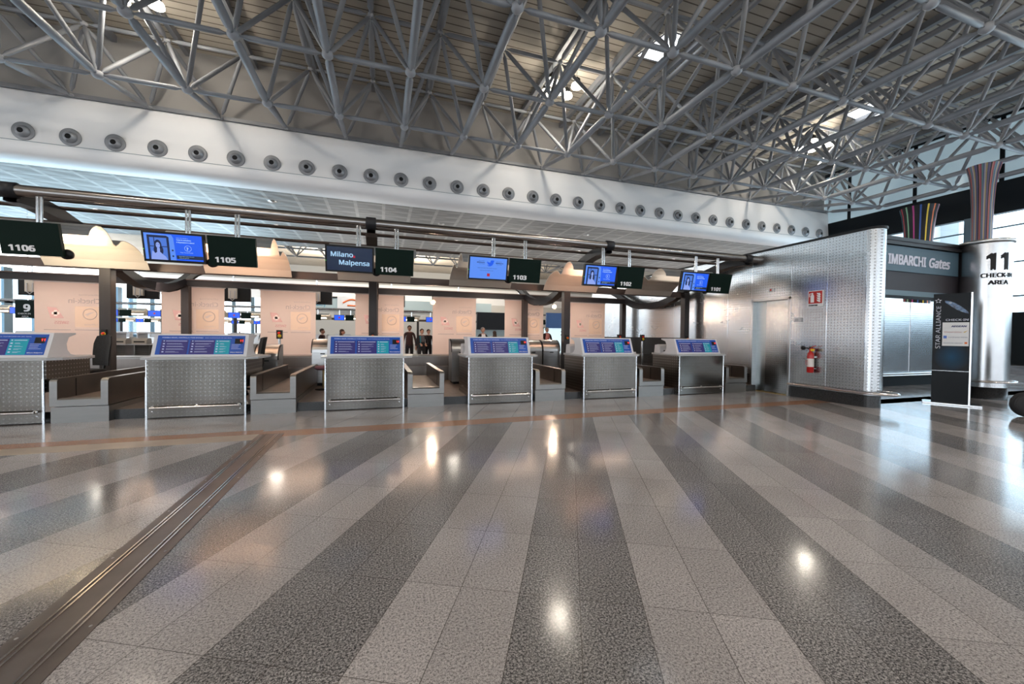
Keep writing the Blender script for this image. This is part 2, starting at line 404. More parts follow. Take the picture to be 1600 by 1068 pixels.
# ------------------------------------------------------------------ roof, fascia, low ceiling
struct(build(MB().box(-50, 41, -32, 27.4, 17.55, 17.8), 'ceiling', M_DECK))
struct(build(MB().box(-50, 41, 27.35, 27.6, 13.4, 17.55), 'wall_back', M_BACKW))
prof = [(28.6,10.5),(27.45,10.42),(27.15,10.50),(26.97,10.66),(26.88,10.9),(26.86,11.17)]
mb = MB()
full = prof + [(26.87,11.185),(27.06,13.72),(27.10,13.8),(27.35,13.8),(28.6,13.4)]
mb.prism([(y, z) for y, z in full], 'x', -50, 42.2, smooth=True)
fa = struct(build(mb, 'trim_3', M_WHITE))
struct(build(MB().box(-50, 42.2, 26.845, 26.875, 11.17, 11.19), 'trim_4', M_MULL))
struct(build(MB().box(-50, 41, 28.5, 45.5, 10.48, 10.7), 'ceiling', M_CEIL))
# fascia bearing gutter
struct(build(MB().box(-50, 41, 26.95, 27.35, 13.8, 14.0), 'trim_5', M_TUBE))
# air nozzles
nmb = MB().lathe([(0,-.02),(.45,-.02),(.45,-.06),(.40,-.075),(.30,-.075)], axis='y', seg=28)
nm_ring = nmb.mesh('nozzle_ring', mat('nozzle ring grey', (.24,.245,.26), .5, .3))
nm_ball = MB().lathe([(.29,-.05),(.30,-.08),(.27,-.14),(.21,-.21),(.16,-.25),(.13,-.255),(.125,-.22)], axis='y', seg=24).mesh('nozzle_cone', mat('nozzle cone grey', (.26,.27,.29), .35, .3))
nm_hole = MB().disc((0,-.24,0), .13, axis='y').mesh('nozzle_opening', mat('nozzle throat black', (.003,.003,.004), .9))
for i in range(33):
    x = -17.184-1.835*1+1.835*i
    r = empty('air_nozzle', (x, 26.90, 11.65), (math.radians(-4.5)*-1, 0, 0))
    tag(r, 'round grey air nozzle on the long white fascia, %s of the row from the left' % ordinal(i), 'air nozzle', 'air nozzles along the white fascia')
    link('ring', nm_ring, r); link('cone', nm_ball, r); link('opening', nm_hole, r)
# downlights in the low ceiling
dl_a = MB().lathe([(.36,-.02),(.40,-.05),(.45,-.02)], seg=20).mesh('rim', M_STEEL); dl_b = MB().disc((0,0,-.03), .36).mesh('lens', M_DOWN)
xs = [-31.2, -19.7, -8.2, 6.6, 19.4, 31.3]
for i, x in enumerate(xs):
    r = empty('downlight', (x, 37.2, 10.48)); tag(r, 'round white recessed downlight in the waffle ceiling, %s of its row from the left' % ordinal(i), 'downlight', 'downlights in the waffle ceiling')
    link('rim', dl_a, r); link('lens', dl_b, r)
    if i > 0: area('downlight_light', (x, 37.2, 10.4), (0,0,-1), .9, 70, WARMW)
sm_ = MB().lathe([(.0,-.05),(.16,-.05),(.18,-.02),(.28,-.02),(.28,0)], seg=12).mesh('ceiling_sensor', M_STEEL)
for i, (x, y) in enumerate([(-16.5,35.5), (-7,30.5), (4.5,32), (17,31), (25,33)]):
    o = link('ceiling_sensor', sm_, None, (x, y, 10.48)); tag(o, 'small round grey sensor under the waffle ceiling, %s from the left' % ordinal(i), 'sensor', 'sensors under the waffle ceiling')
# skylights in the roof
for k, (pts, lb) in enumerate([([(13.6,19.3),(15.2,19.3),(15.7,17.2),(14.05,17.2)], 'bright parallelogram skylight in the slatted roof above the middle lamp cluster'),
                               ([(31.0,19.5),(33.5,19.7),(33.1,17.9),(31.0,17.9)], 'bright skylight in the slatted roof above the far right lamp cluster')]):
    cx = sum(p[0] for p in pts)/4; cy = sum(p[1] for p in pts)/4
    r = empty('skylight', (cx, cy, 17.5)); tag(r, lb, 'skylight')
    mb = MB().add([(x-cx, y-cy, -.02) for x, y in pts], [(3,2,1,0)]); build(mb, 'pane', M_SKYL, r)
    ring = [((x-cx), (y-cy), -.03) for x, y in pts]; build(MB().tube(ring, .05, 4, closed=True), 'frame', M_TUBE, r)

# ------------------------------------------------------------------ space frame
LY = [26.9, 22.75, 18.0, 13.25, 8.5, 3.75, -1.0]; UY = [25.0, 20.3, 15.6, 10.9, 6.15, 1.4]
LX = [-8.75+3.3*i for i in range(-4, 16)]; UX = [-7.15+3.3*i for i in range(-4, 15)]
def LZ(j): return 13.85 if j == 0 else 13.05
def UZ(j): return 16.5 if j == 0 else 16.8
frame = empty('roof_space_frame', (16, 12, 13)); tag(frame, 'large grey tubular steel space frame carrying the slatted roof of the hall', 'roof truss')
frame_inv = Matrix.Translation((-16, -12, -13))
def inview(p):
    d = Vector(p)-Vector((0,0,1.65)); z = d.dot(CW)
    if z < .5: return False
    x = 800+F_PX*d.dot(CR)/z; y = 534-F_PX*d.dot(CU)/z
    return -60 < x < 1660 and -60 < y < 1128
members = {'node': [], 'lower_chord': [], 'cross_tube': [], 'upper_chord': [], 'upper_tube': [], 'diagonal': []}
L = {(i, j): Vector((x, y, LZ(j))) for i, x in enumerate(LX) for j, y in enumerate(LY)}
U = {(i, j): Vector((x, y, UZ(j))) for i, x in enumerate(UX) for j, y in enumerate(UY)}
for (i, j), p in L.items():
    members['node'].append((p, None, .23 if j else .12))
    if (i+1, j) in L and j: members['cross_tube'].append((p, L[(i+1, j)], .105))
    if (i, j+1) in L: members['lower_chord'].append((p, L[(i, j+1)], .165 if j else .13))
    for a in (-1, 0):
        for b in (-1, 0):
            if (i+a, j+b) in U: members['diagonal'].append((p, U[(i+a, j+b)], .10))
for (i, j), p in U.items():
    members['node'].append((p, None, .15))
    if (i+1, j) in U: members['upper_tube'].append((p, U[(i+1, j)], .10))
    if (i, j+1) in U: members['upper_chord'].append((p, U[(i, j+1)], .15))
cache = {}
def tube_mesh(Ln, r):
    k = (round(Ln, 2), r)
    if k not in cache:
        g = .20; t = r*1.5
        cache[k] = MB().tube([(0,0,g), (0,0,g+.09), (0,0,g+.09+t), (0,0,Ln-g-.09-t), (0,0,Ln-g-.09), (0,0,Ln-g)], [r*.42, r*.42, r, r, r*.42, r*.42], 10).mesh('tube', M_TUBE)
    return cache[k]
def node_mesh(r):
    if ('n', r) not in cache: cache[('n', r)] = MB().sphere((0,0,0), r, seg=14, rings=8, sc=(1,1,.82)).mesh('node', M_NODE)
    return cache[('n', r)]
def put_member(kind, a, b, r, parent, off):
    if b is None: o = link(kind, node_mesh(r), parent, a-off); return
    d = b-a; o = link(kind, tube_mesh(d.length, r), parent, a-off)
    o.rotation_mode = 'QUATERNION'; o.rotation_quaternion = d.to_track_quat('Z', 'Y')
off = Vector((16,12,13))
for kind, lst in members.items():
    def key(t):
        c = t[0] if t[1] is None else (t[0]+t[1])/2
        vis = inview(c) or inview(t[0]) or (t[1] is not None and inview(t[1]))
        return (not vis, (c-Vector((0,0,1.65))).length)
    lst.sort(key=key)
    for a, b, r in lst[:96]: put_member(kind, a, b, r, frame, off)
    rest = MB()
    for a, b, r in lst[96:]:
        me = node_mesh(r) if b is None else tube_mesh((b-a).length, r)
        M = Matrix.Translation(a-off)
        if b is not None: M = M @ (b-a).to_track_quat('Z', 'Y').to_matrix().to_4x4()
        rest.add([M @ v.co for v in me.vertices], [tuple(p.vertices) for p in me.polygons], 0, True)
    if rest.v: stuff(build(rest, kind, M_TUBE if kind != 'node' else M_NODE, frame))
# purlins under the deck
for i, x in enumerate(UX):
    pass
mbp = MB()
for x in UX: mbp.box(x-.12, x+.12, -4, 27.3, 17.2, 17.54)
pu = build(mbp, 'purlin', M_TUBE, frame, (-16,-12,-13)); stuff(pu)

# high bay lamp clusters
lb = MB().lathe([(0,.34),(.10,.34),(.11,.26),(.20,.24),(.21,.0),(.19,0)], seg=18).mesh('housing', M_BLACK)
lg = MB().lathe([(.19,0),(.30,-.05),(.33,-.20),(.30,-.23),(.15,-.26),(0,-.27)], seg=18).mesh('glass', M_GLAMP)
lc = MB().tube([(0,0,.34),(0,0,1.05)], .012, 6).mesh('cable', M_BLACK)
nl = 0
for cx in LAMPX:
    for cy in (21.6,):
        if cx < -20: continue
        nm = {-10.4: 'of the top left cluster', 10.0: 'of the middle cluster', 31.0: 'of the far right cluster'}[cx]
        wh = ['nearest left lamp', 'nearest right lamp', 'far left lamp', 'far right lamp', 'central lamp'] 
        for q, (dx, dy, dz) in enumerate([(-.75,-.5,0), (.75,-.6,0), (-.6,.7,.1), (.7,.6,.1), (0,.1,-.05)]):
            r = empty('high_bay_lamp', (cx+dx, cy+dy, 16.35+dz)); tag(r, 'glowing pendant lamp under the roof, %s %s' % (wh[q], nm), 'lamp', 'high bay lamps under the roof')
            link('housing', lb, r); link('glass', lg, r); link('cable', lc, r)

# ------------------------------------------------------------------ right wall of the hall: glazing, band, clerestory
struct(build(MB().box(41, 41.3, -32, 27.5, 0, 3.6), 'wall_right', M_DWALL))
struct(build(MB().box(41, 41.5, -32, 28.4, 10.55, 12.75), 'wall_right', M_DWALL))
struct(build(MB().box(41.1, 41.4, -32, 27.5, 17.2, 17.8), 'wall_right', M_DWALL))
w1 = empty('window_1', (41.1, 12, 3.6)); struct(w1)
build(MB().box(.0, .04, -44, 15.5, 0, 6.95), 'pane', M_GLASSB, w1)
mb = MB()
for y in (-20,-15,-10,-5,0,4.6): mb.box(-.06, .12, y-.1, y+.1, 0, 6.95)
mb.box(-.3, .12, 5.15-.28, 5.15+.28, 0, 6.95); mb.box(-.06, .12, 10.4, 10.6, 0, 6.95)
mb.box(-.05, .1, -44, 15.5, 1.05, 1.17); mb.box(-.05, .1, -44, 15.5, 3.4, 3.5); mb.box(-.05, .1, -44, 15.5, 5.9, 6.0)
build(mb, 'window_frame', M_MULL, w1)
w2 = empty('window_2', (41.1, 12, 12.75)); struct(w2)
build(MB().box(.0, .04, -44, 15.4, 0, 4.5), 'pane', M_TRANSL, w2)
mb = MB()
for k in range(13): y = 13.2-4.75*k; mb.box(-.1, .1, y-.11, y+.11, 0, 4.5)
build(mb, 'window_frame', M_DWALL, w2)

# glazed facade behind the camera: solid piers, sill and lintel with tall openings
mb = MB(); mb.box(-50, 41, -32.4, -32, 0, 1.0).box(-50, 41, -32.4, -32, 11.5, 17.6)
for k in range(14): mb.box(-50+6.9*k, -50+6.9*k+3.1, -32.4, -32, 1.0, 11.5)
struct(build(mb, 'wall_front', mat('warm dark pier render', (.17,.155,.145), .8)))
w5 = empty('window_5', (-50, -32.2, 1.0)); struct(w5)
build(MB().box(0, 91, 0, .04, 0, 10.5), 'pane', M_GLASS, w5); build(MB().box(0,91,-.05,.1,1.9,2.05).box(0,91,-.05,.1,5.9,6.05), 'window_frame', M_MULL, w5)
struct(build(MB().box(-50.3, -50, -32, 27.4, 0, 1.2).box(-50.3, -50, -32, 27.4, 9, 17.6), 'wall_left', M_FARW))
w6 = empty('window_6', (-50.2, -32, 1.2)); struct(w6)
build(MB().box(0, .04, 0, 59, 0, 7.8), 'pane', M_GLASS, w6)
# striped funnel columns
def funnel(name, loc, ztop, prof, cols, base, nb, label, seg):
    r = empty(name, loc); tag(r, label, 'column')
    mats = [base] + cols; mb = MB(); n = len(prof); vs = []
    for k in range(seg):
        t = 2*PI*k/seg
        for rr, h in prof: vs.append((rr*math.cos(t), rr*math.sin(t), h))
    for k in range(seg):
        k2 = (k+1) % seg; ph = k % nb; mi = 0
        if nb == 4: mi = (k//4) % len(cols)+1 if ph == 1 else 0
        else: mi = (k*5) % (len(cols)+1)
        for i in range(n-1): mb.add([vs[k*n+i], vs[k2*n+i], vs[k2*n+i+1], vs[k*n+i+1]], [(0,1,2,3)], mi, True)
    build(mb, 'striped_cladding', mats, r); return r
def cm(i, c): return mat('column stripe tone %d' % i, c, .4)
CC = [cm(0,(.45,.03,.22)), cm(1,(.03,.10,.38)), cm(2,(.75,.50,.02)), cm(3,(.65,.12,.01)), cm(4,(.50,.25,.30)), cm(5,(.06,.25,.36)), cm(6,(.45,.01,.03)), cm(7,(.2,.4,.25))]
zt = 11.35; funnel('striped_funnel_column', (37.6, 18.45, 0), zt, [(.72,0),(.72,7.0),(.75,8.6),(.82,9.8),(.93,10.8),(1.05,zt),(0,zt)], CC, M_BLACK, 4, 'black funnel topped column with seven broad coloured stripes, behind the gates sign', 64)
zt = 12.3; C2 = [cm(10,(.22,.02,.04)), cm(11,(.05,.08,.16)), cm(12,(.28,.20,.08)), cm(13,(.07,.05,.12)), cm(14,(.32,.10,.08)), cm(15,(.08,.16,.16)), cm(16,(.30,.26,.28)), cm(17,(.04,.04,.10))]
funnel('striped_funnel_column', (35.0, 14.15, 0), zt, [(.44,0),(.44,8.2),(.46,9.8),(.52,11.0),(.62,11.8),(.74,zt),(0,zt)], C2, M_DARKP, 1, 'tall glossy funnel column with many thin dark coloured stripes, rising behind the steel column', 72)

# ------------------------------------------------------------------ steel partition wall on the right (lift wall)
mb = MB(); YE = 6.40
def wallpoly(y1):
    pts = [(11.1, y1)]; pts += [(11.1, YE)]
    for k in range(1, 12):
        t = PI*k/12; pts.append((11.325-.225*math.cos(t), YE-.23*math.sin(t)))
    return pts + [(11.55, YE), (11.55, y1)]
segs = [('a', 9.45, 19.0, 1.62 , 4.28)]
wl = MB()
# nose and panel up to the lift door
P = wallpoly(8.24)
wl.prism([(x, y) for x, y in P][::-1], 'z', .30, 4.28)
struct(build(wl, 'wall_right', M_STEELP))
struct(build(MB().box(11.1, 11.55, 8.24, 9.5, 2.84, 4.28).box(11.1, 11.55, 9.5, 12.4, 0.0, 4.28).box(11.1, 11.55, 12.4, 19.5, 1.62, 4.28), 'wall_right', M_STEELP))
struct(build(MB().box(11.14, 11.5, 12.4, 19.5, 0, 1.62), 'wall_right', M_BLACK))  # black panel put in for the dark opening under the wall panels
P2 = [(11.325+(x-11.325)*1.12 if x != 11.55 else 11.58, y-.02) for x, y in P]
capm = MB().prism([(11.07, 19.5), (11.07, YE)]+[(11.325-.255*math.cos(PI*k/12), YE-.26*math.sin(PI*k/12)) for k in range(1, 12)]+[(11.58, YE), (11.58, 19.5)], 'z', 4.28, 4.335)
struct(build(capm, 'trim_6', M_BLACK))
# skirting
sk = MB().prism([(11.125, 8.24), (11.125, YE)]+[(11.325-.2*math.cos(PI*k/12), YE-.205*math.sin(PI*k/12)) for k in range(1, 12)]+[(11.525, YE), (11.525, 8.24)], 'z', 0, .30)
struct(build(sk, 'baseboard_right', M_GRAN))
# panel seams
sm = MB()
for y in (7.28, 10.4, 13.0, 15.2, 17.4): sm.box(11.094, 11.1, y-.008, y+.008, .3 if y < 9 else (0 if y < 12 else 1.62), 4.28)
sm.box(11.094, 11.1, 8.232, 8.248, 2.84, 4.28).box(11.094, 11.1, 9.49, 9.506, 2.84, 4.28).box(11.092, 11.1, YE-.006, YE+.006, .3, 4.28)
struct(build(sm, 'trim_7', M_CHROME))
# bumper rail round the nose
br = empty('bumper_rail', (11.1, 6.3, .36)); tag(br, 'polished steel bumper rail wrapping the rounded end of the steel wall above the black skirting', 'handrail')
pts = [(-.075, 1.92, 0), (-.09, 1.9, 0), (-.09, 0, 0)]
for k in range(1, 12):
    t = PI*k/12; e = 1.0 if k < 4 else (1.0+.5*math.sin(PI*(k-3)/9))
    pts.append((.225-.315*math.cos(t)*1.0, -.30*math.sin(t)*e, 0))
pts += [(.54, 0, 0), (.54, 2.0, 0)]
build(MB().tube(pts, .032, 10), 'rail', M_RAIL, br)
for y in (.2, .9, 1.6): build(MB().tube([(-.09, y, 0), (.0, y, 0)], .012, 8), 'bracket', M_CHROME, br)
# lift door
d1 = empty('door_1', (11.1, 8.24, 0)); struct(d1)
build(MB().box(-.02, .30, 0, .06, 0, 2.84).box(-.02, .30, 1.2, 1.26, 0, 2.84).box(-.02, .30, 0, 1.26, 2.78, 2.86), 'door_frame', M_STEEL, d1)
M_DOORL = steel('brushed steel door leaf', (.42,.46,.47), .3, None, streak=(1,1,5))
M_DOORR = steel('dimpled steel door leaf', (.46,.48,.49), .24, .062, ('Y','Z'), (1,1,5))
build(MB().box(.10, .14, .06, .84, .02, 2.78), 'door_leaf', M_DOORR, d1)
build(MB().box(.16, .20, .80, 1.2, .02, 2.78), 'door_leaf', M_DOORL, d1)
build(MB().box(-.0, .2, .04, 1.22, 0, .018), 'threshold', M_GOLDTR, d1)
bx = build(MB().box(-.05, 0, -.06, .06, -.05, .06), 'call_sensor', M_WPLAS, None, (11.1, 8.83, 3.08)); tag(bx, 'small pale sensor box on the steel wall above the lift door', 'sensor')
build(MB().box(-.055, -.05, -.025, .025, -.02, .03), 'lens', M_REDS, bx)
bx = build(MB().box(-.06, 0, -.09, .09, -.06, .07), 'wall_thermostat', M_WPLAS, None, (11.1, 8.02, 2.16)); tag(bx, 'small grey box fixed to the steel wall right of the lift door', 'control box')
build(MB().box(-.066, -.06, -.05, .05, -.03, .04), 'cover', M_SLAB, bx)
# extinguisher sign
es = empty('extinguisher_sign', (11.08, 7.555, 2.72)); tag(es, 'red and white fire extinguisher sign reading ESTINTORE on the steel wall', 'sign')
build(MB().box(-.012, .02, -.19, .19, -.215, .215), 'plate', M_WTXT, es)
build(MB().box(-.016, -.012, -.175, .175, -.13, .20), 'red_field', M_REDS, es)
R90 = (PI/2, 0, -PI/2)
lettering('ESTINTORE', .062, M_BLACK, es, (-.014, .165, -.195), R90, sx=.88, bold=.002)
pic = MB().box(-.019, -.016, .03, .12, -.10, .08).prism([(.03,.08),(.12,.08),(.095,.12),(.055,.12)], 'x', -.019, -.016).box(-.019, -.016, .055, .095, .12, .16).box(-.019,-.016,.095,.15,.13,.145).box(-.019,-.016,.14,.155,.05,.14)
build(pic, 'extinguisher_symbol', M_WTXT, es)
fl = MB()
for k in range(4):
    z = -.09+.06*k; fl.prism([(-.14,z),(-.10,z-.01),(-.05,z+.03),(-.04,z+.07),(-.07,z+.05),(-.11,z+.06),(-.13,z+.03)], 'x', -.019, -.016)
build(fl, 'flame_symbol', M_WTXT, es)
# extinguisher
fe = empty('fire_extinguisher', (10.98, 7.58, .73)); tag(fe, 'red fire extinguisher with black horn hanging on the steel wall beneath its sign', 'fire extinguisher')
build(MB().lathe([(0,0),(.07,0),(.08,.02),(.08,.46),(.07,.52),(.035,.56),(.03,.6),(0,.6)], seg=24), 'cylinder', M_RED, fe)
build(MB().lathe([(.0815,.16),(.0815,.38)], seg=24), 'label_wrap', mat('extinguisher label', (.75,.7,.68), .5), fe)
lettering('CO2', .1, M_RED, fe, (-.084, .02, .2), (PI/2, -PI/2, -PI/2), name='label_text', sx=.9)
build(MB().box(-.02, .02, -.03, .03, .6, .65).tube([(0,0,.65),(0,-.05,.70),(0,-.13,.72)], .012).tube([(0,0,.64),(0,-.06,.65),(0,-.12,.64)], .01), 'handle', M_RED, fe)
build(MB().tube([(0,0,.62),(-.02,.08,.66),(-.03,.13,.66)], .014).lathe([(.012,0),(.05,.02),(.055,.09),(.048,.09)], (-.03,.12,.66), 14, axis='y'), 'discharge_horn', M_BLACK, fe)
build(MB().box(-.035,-.02,-.11,-.02,.58,.64), 'safety_tag', M_YEL, fe)
build(MB().box(.07,.13,-.05,.05,.4,.44).box(.07,.13,-.04,.04,.1,.12), 'wall_bracket', M_STEEL, fe)

# ------------------------------------------------------------------ gates portal, column 11, totem
gp = empty('gates_portal', (11.55, 7.0, 2.85)); tag(gp, 'dark portal beam over the gates passage, carrying the slate blue IMBARCHI Gates sign', 'portal')
build(MB().box(0, 4.75, 0, .5, .12, 1.50), 'beam', M_PORT, gp)
build(MB().box(0, 4.75, -.02, .52, 1.50, 1.60).box(0, 4.95, -.10, .52, 1.36, 1.42), 'cornice', M_DARKP, gp)
build(MB().box(0, 4.75, -.05, .5, 0, .14), 'lower_rail', M_MULL, gp)
build(MB().box(0, 4.55, -.035, -.001, .66, 1.34), 'sign_face', M_SIGN, gp)
lettering('IMBARCHI', .44, M_SGTX, gp, (1.37, -.042, .85), fit=1.60, bold=.013)
lettering('Gates', .44, M_SGTX, gp, (3.11, -.042, .85), fit=.96, bold=.011, shear=.2)
# steel wall beyond the portal
gw = struct(build(MB().box(11.55, 22, 9.0, 9.3, .45, 2.98), 'wall_back', M_STEELX))
struct(build(MB().box(11.55, 22, 9.02, 9.3, 0, .45), 'baseboard_back', M_DWALL))
struct(build(MB().box(14.34, 14.36, 8.99, 9.0, .45, 2.98).box(18, 18.02, 8.99, 9.0, .45, 2.98), 'trim_8', M_CHROME))
hr = empty('passage_handrail', (11.6, 8.9, .46)); tag(hr, 'double polished handrail along the foot of the steel wall behind the portal', 'handrail')
for dz in (0, -.07): build(MB().tube([(0,-.04,dz),(10,-.04,dz)], .024, 8), 'rail', M_RAIL, hr)
for x in (.5, 2.5, 4.5, 6.5, 8.5): build(MB().tube([(x,-.04,-.04),(x,.125,-.04)], .012, 6), 'bracket', M_CHROME, hr)
for i, x in enumerate((13.6, 14.4, 15.7, 16.3)):
    b = build(MB().box(-.09, .09, -.03, 0, -.07, .07), 'wall_socket', M_BLACK, None, (x, 9.0, .82)); tag(b, 'small black square socket low on the steel wall, %s from the left' % ordinal(i), 'socket', 'sockets low on the passage wall')
    build(MB().box(-.05, .05, -.035, -.03, -.04, .04), 'cover', M_SLAB, b)
# column 11
c11 = empty('check_in_area_column', (16.45, 6.55, 0)); tag(c11, 'round brushed steel column marked 11 CHECK-IN AREA beside the gates portal', 'column')
M_COL11 = steel('brushed column steel', (.62,.62,.63), .26, None, streak=(14,14,.6))
build(MB().lathe([(.50,.34),(.50,4.36)], seg=48), 'shaft', M_COL11, c11)
build(MB().lathe([(0,4.47),(.53,4.47),(.54,4.44),(.54,4.37),(.50,4.36)], seg=48), 'cap', M_STEEL, c11)
build(MB().lathe([(.47,0),(.47,.34),(.50,.34)], seg=40), 'base_ring', M_GRAN, c11)
build(MB().tube([(.62*math.cos(2*PI*k/40)*(1.12 if abs(k-32) < 5 else 1), .62*math.sin(2*PI*k/40), .5) for k in range(40)], .026, 8, closed=True), 'bumper_ring', M_RAIL, c11)
def curved_text(body, size, z, a0, rad, sx, bold, name):
    o = lettering(body, size, M_BLACK, c11, None, None, name=name, align='CENTER', bold=bold, sx=sx, ext=.002)
    for v in o.data.vertices:
        x, y, d = v.co; th = a0+x/rad; R_ = rad+.003+d*.3
        v.co = (R_*math.cos(th), R_*math.sin(th), z+y)
AC = math.atan2(-6.55, -16.45)+.52
curved_text('11', .74, 3.62, AC, .50, .80, .026, 'area_number')
curved_text('CHECK-IN', .19, 3.40, AC, .50, 1.0, .006, 'lettering'); curved_text('AREA', .19, 3.20, AC, .50, 1.1, .006, 'lettering')
# totem
a0 = Vector((13.71, 6.38)); a1 = Vector((13.99, 5.80)); dv = (a1-a0); ang = math.atan2(dv.y, dv.x); Lw = dv.length
tt = empty('airline_totem', ((a0.x+a1.x)/2, (a0.y+a1.y)/2, 0), (0, 0, ang)); tag(tt, 'tall black STAR ALLIANCE check-in totem sign standing on a steel foot plate', 'totem sign')
hw = Lw/2; HT = 2.84
build(MB().box(-hw, hw, 0, .07, .04, HT), 'panel', mat('gloss black totem face', (.003,.004,.006), .22, spec=.12), tt)
build(MB().box(hw, hw+.03, -.005, .08, .04, HT+.01), 'edge_strip', M_CHROME, tt)
build(MB().box(-hw-.16, hw+.22, -.17, .36, 0, .04), 'foot_plate', M_CHROME, tt, bev=.006)
lettering('STAR ALLIANCE', .14, M_SGTX, tt, (-hw+.135, -.004, 1.42), (PI/2, -PI/2, 0), fit=1.10, ext=.001)
st = MB()
for k in range(5):
    t = PI/2+2*PI*k/5; cx_, cz_ = .042*math.cos(t), .042*math.sin(t)
    st.add([(cx_+.026*math.cos(t+q), 0, cz_+.026*math.sin(t+q)) for q in (0, 2.3, -2.3)], [(0,1,2)])
build(st, 'star_emblem', M_SGTX, tt, (-hw+.085, -.004, 2.66))
lettering('CHECK-IN', .085, M_SGTX, tt, (-hw+.22, -.004, 2.14), fit=.38, bold=.001, ext=.001)
build(MB().box(-hw+.17, hw-.02, -.006, -.001, 1.50, 2.10), 'airline_list', M_WTXT, tt)
lettering('AEGEAN', .07, mat('navy print', (.02,.03,.15), .5), tt, (-hw+.32, -.008, 1.98), ext=.001, bold=.002, shear=.2, fit=.26)
lettering('Ethiopian Airlines', .05, mat('red print', (.4,.05,.05), .5), tt, (-hw+.20, -.008, 1.84), fit=.30, ext=.001)
lettering('Scandinavian Airlines', .045, MATS['navy print'], tt, (-hw+.27, -.008, 1.71), fit=.33, ext=.001)
lettering('SINGAPORE AIRLINES', .042, MATS['navy print'], tt, (-hw+.19, -.008, 1.56), fit=.33, ext=.001)
build(MB().box(-hw+.19,-hw+.25,-.008,-.006,1.69,1.76), 'airline_mark', M_BLUE, tt)
build(MB().box(hw-.09,hw-.045,-.008,-.006,1.555,1.60), 'airline_mark', M_ORNG, tt)
build(MB().prism([(hw-.12,1.85),(hw-.09,1.84),(hw-.04,1.90),(hw-.08,1.87)], 'y', -.008, -.006), 'airline_mark', M_YEL, tt)
arc = MB(); up_ = [(-hw+.20+.4*i/14, 2.66-.30*(i/14)**1.8) for i in range(15)]; lo_ = [(x+.01, z-.05-.10*math.sin(PI*i/14)) for i, (x, z) in enumerate(up_)]
for i in range(14): arc.quad((up_[i][0], -.003, up_[i][1]), (lo_[i][0], -.003, lo_[i][1]), (lo_[i+1][0], -.003, lo_[i+1][1]), (up_[i+1][0], -.003, up_[i+1][1]))
mE = mat('earth limb print', (.02,.06,.16), .2)
n = NT(mE); n.l(n.ramp(n.noise(n.obj(), 14, 4), [(.35,(.005,.02,.07)),(.6,(.07,.16,.34)),(.75,(.35,.42,.5))]), n.b.inputs['Base Color'])
build(arc, 'globe_print', mE, tt)
mG = mat('blue glow print', (.003,.012,.03), .14); n = NT(mG); gr = n.n('ShaderNodeTexGradient', gradient_type='SPHERICAL'); mp = n.n('ShaderNodeMapping')
mp.inputs['Location'].default_value = (0,0,0); mp.inputs['Scale'].default_value = (3.2,3.2,2.6); n.b.inputs['Specular IOR Level'].default_value = .12; n.l(n.obj(), mp.inputs[0]); n.l(mp.outputs[0], gr.inputs[0])
n.l(n.mix(gr.outputs['Fac'], (.003,.004,.006), (.0,.05,.12)), n.b.inputs['Base Color'])
build(MB().box(-.31, .31, -.0015, -.0005, -.4, .4), 'blue_glow_print', mG, tt, (0.02, 0, 1.22))
build(MB().box(-hw, hw, -.003, -.001, .855, .86), 'panel_joint', M_CHROME, tt)
# cleaning machine at the right edge
cmn = empty('ride_on_machine', (13.95, 4.25, 0)); tag(cmn, 'black machine with a fat ridged rubber wheel, cut off by the right edge', 'machine')
mbw = MB(); pr = []
for k in range(25):
    a = -PI/2+PI*k/24; pr.append((.14+.13*math.cos(a), .11*math.sin(a)))
wh_o = [(r_*(1.012 if i % 2 else .985), h) for i, (r_, h) in enumerate(pr)]
mbw.lathe([(0,-.1)]+wh_o+[(0,.1)], seg=40, axis='x', smooth=False)
build(mbw, 'wheel', M_RUB, cmn, (-.62, .37, .27), (0,0,.9))
build(MB().box(-.42, .7, -.3, .5, .3, 1.35).box(-.35,.6,-.2,.4,1.35,1.6), 'body', M_BLACK, cmn, bev=.06)
build(MB().tube([(-.44,.3,.5),(-.47,.25,.8),(-.43,.3,1.1)], .025), 'hose', M_RUB, cmn)
build(MB().tube([(0,.2,1.5),(0,.1,1.75),(0,.3,1.8)], .03), 'handle', M_BLACK, cmn)

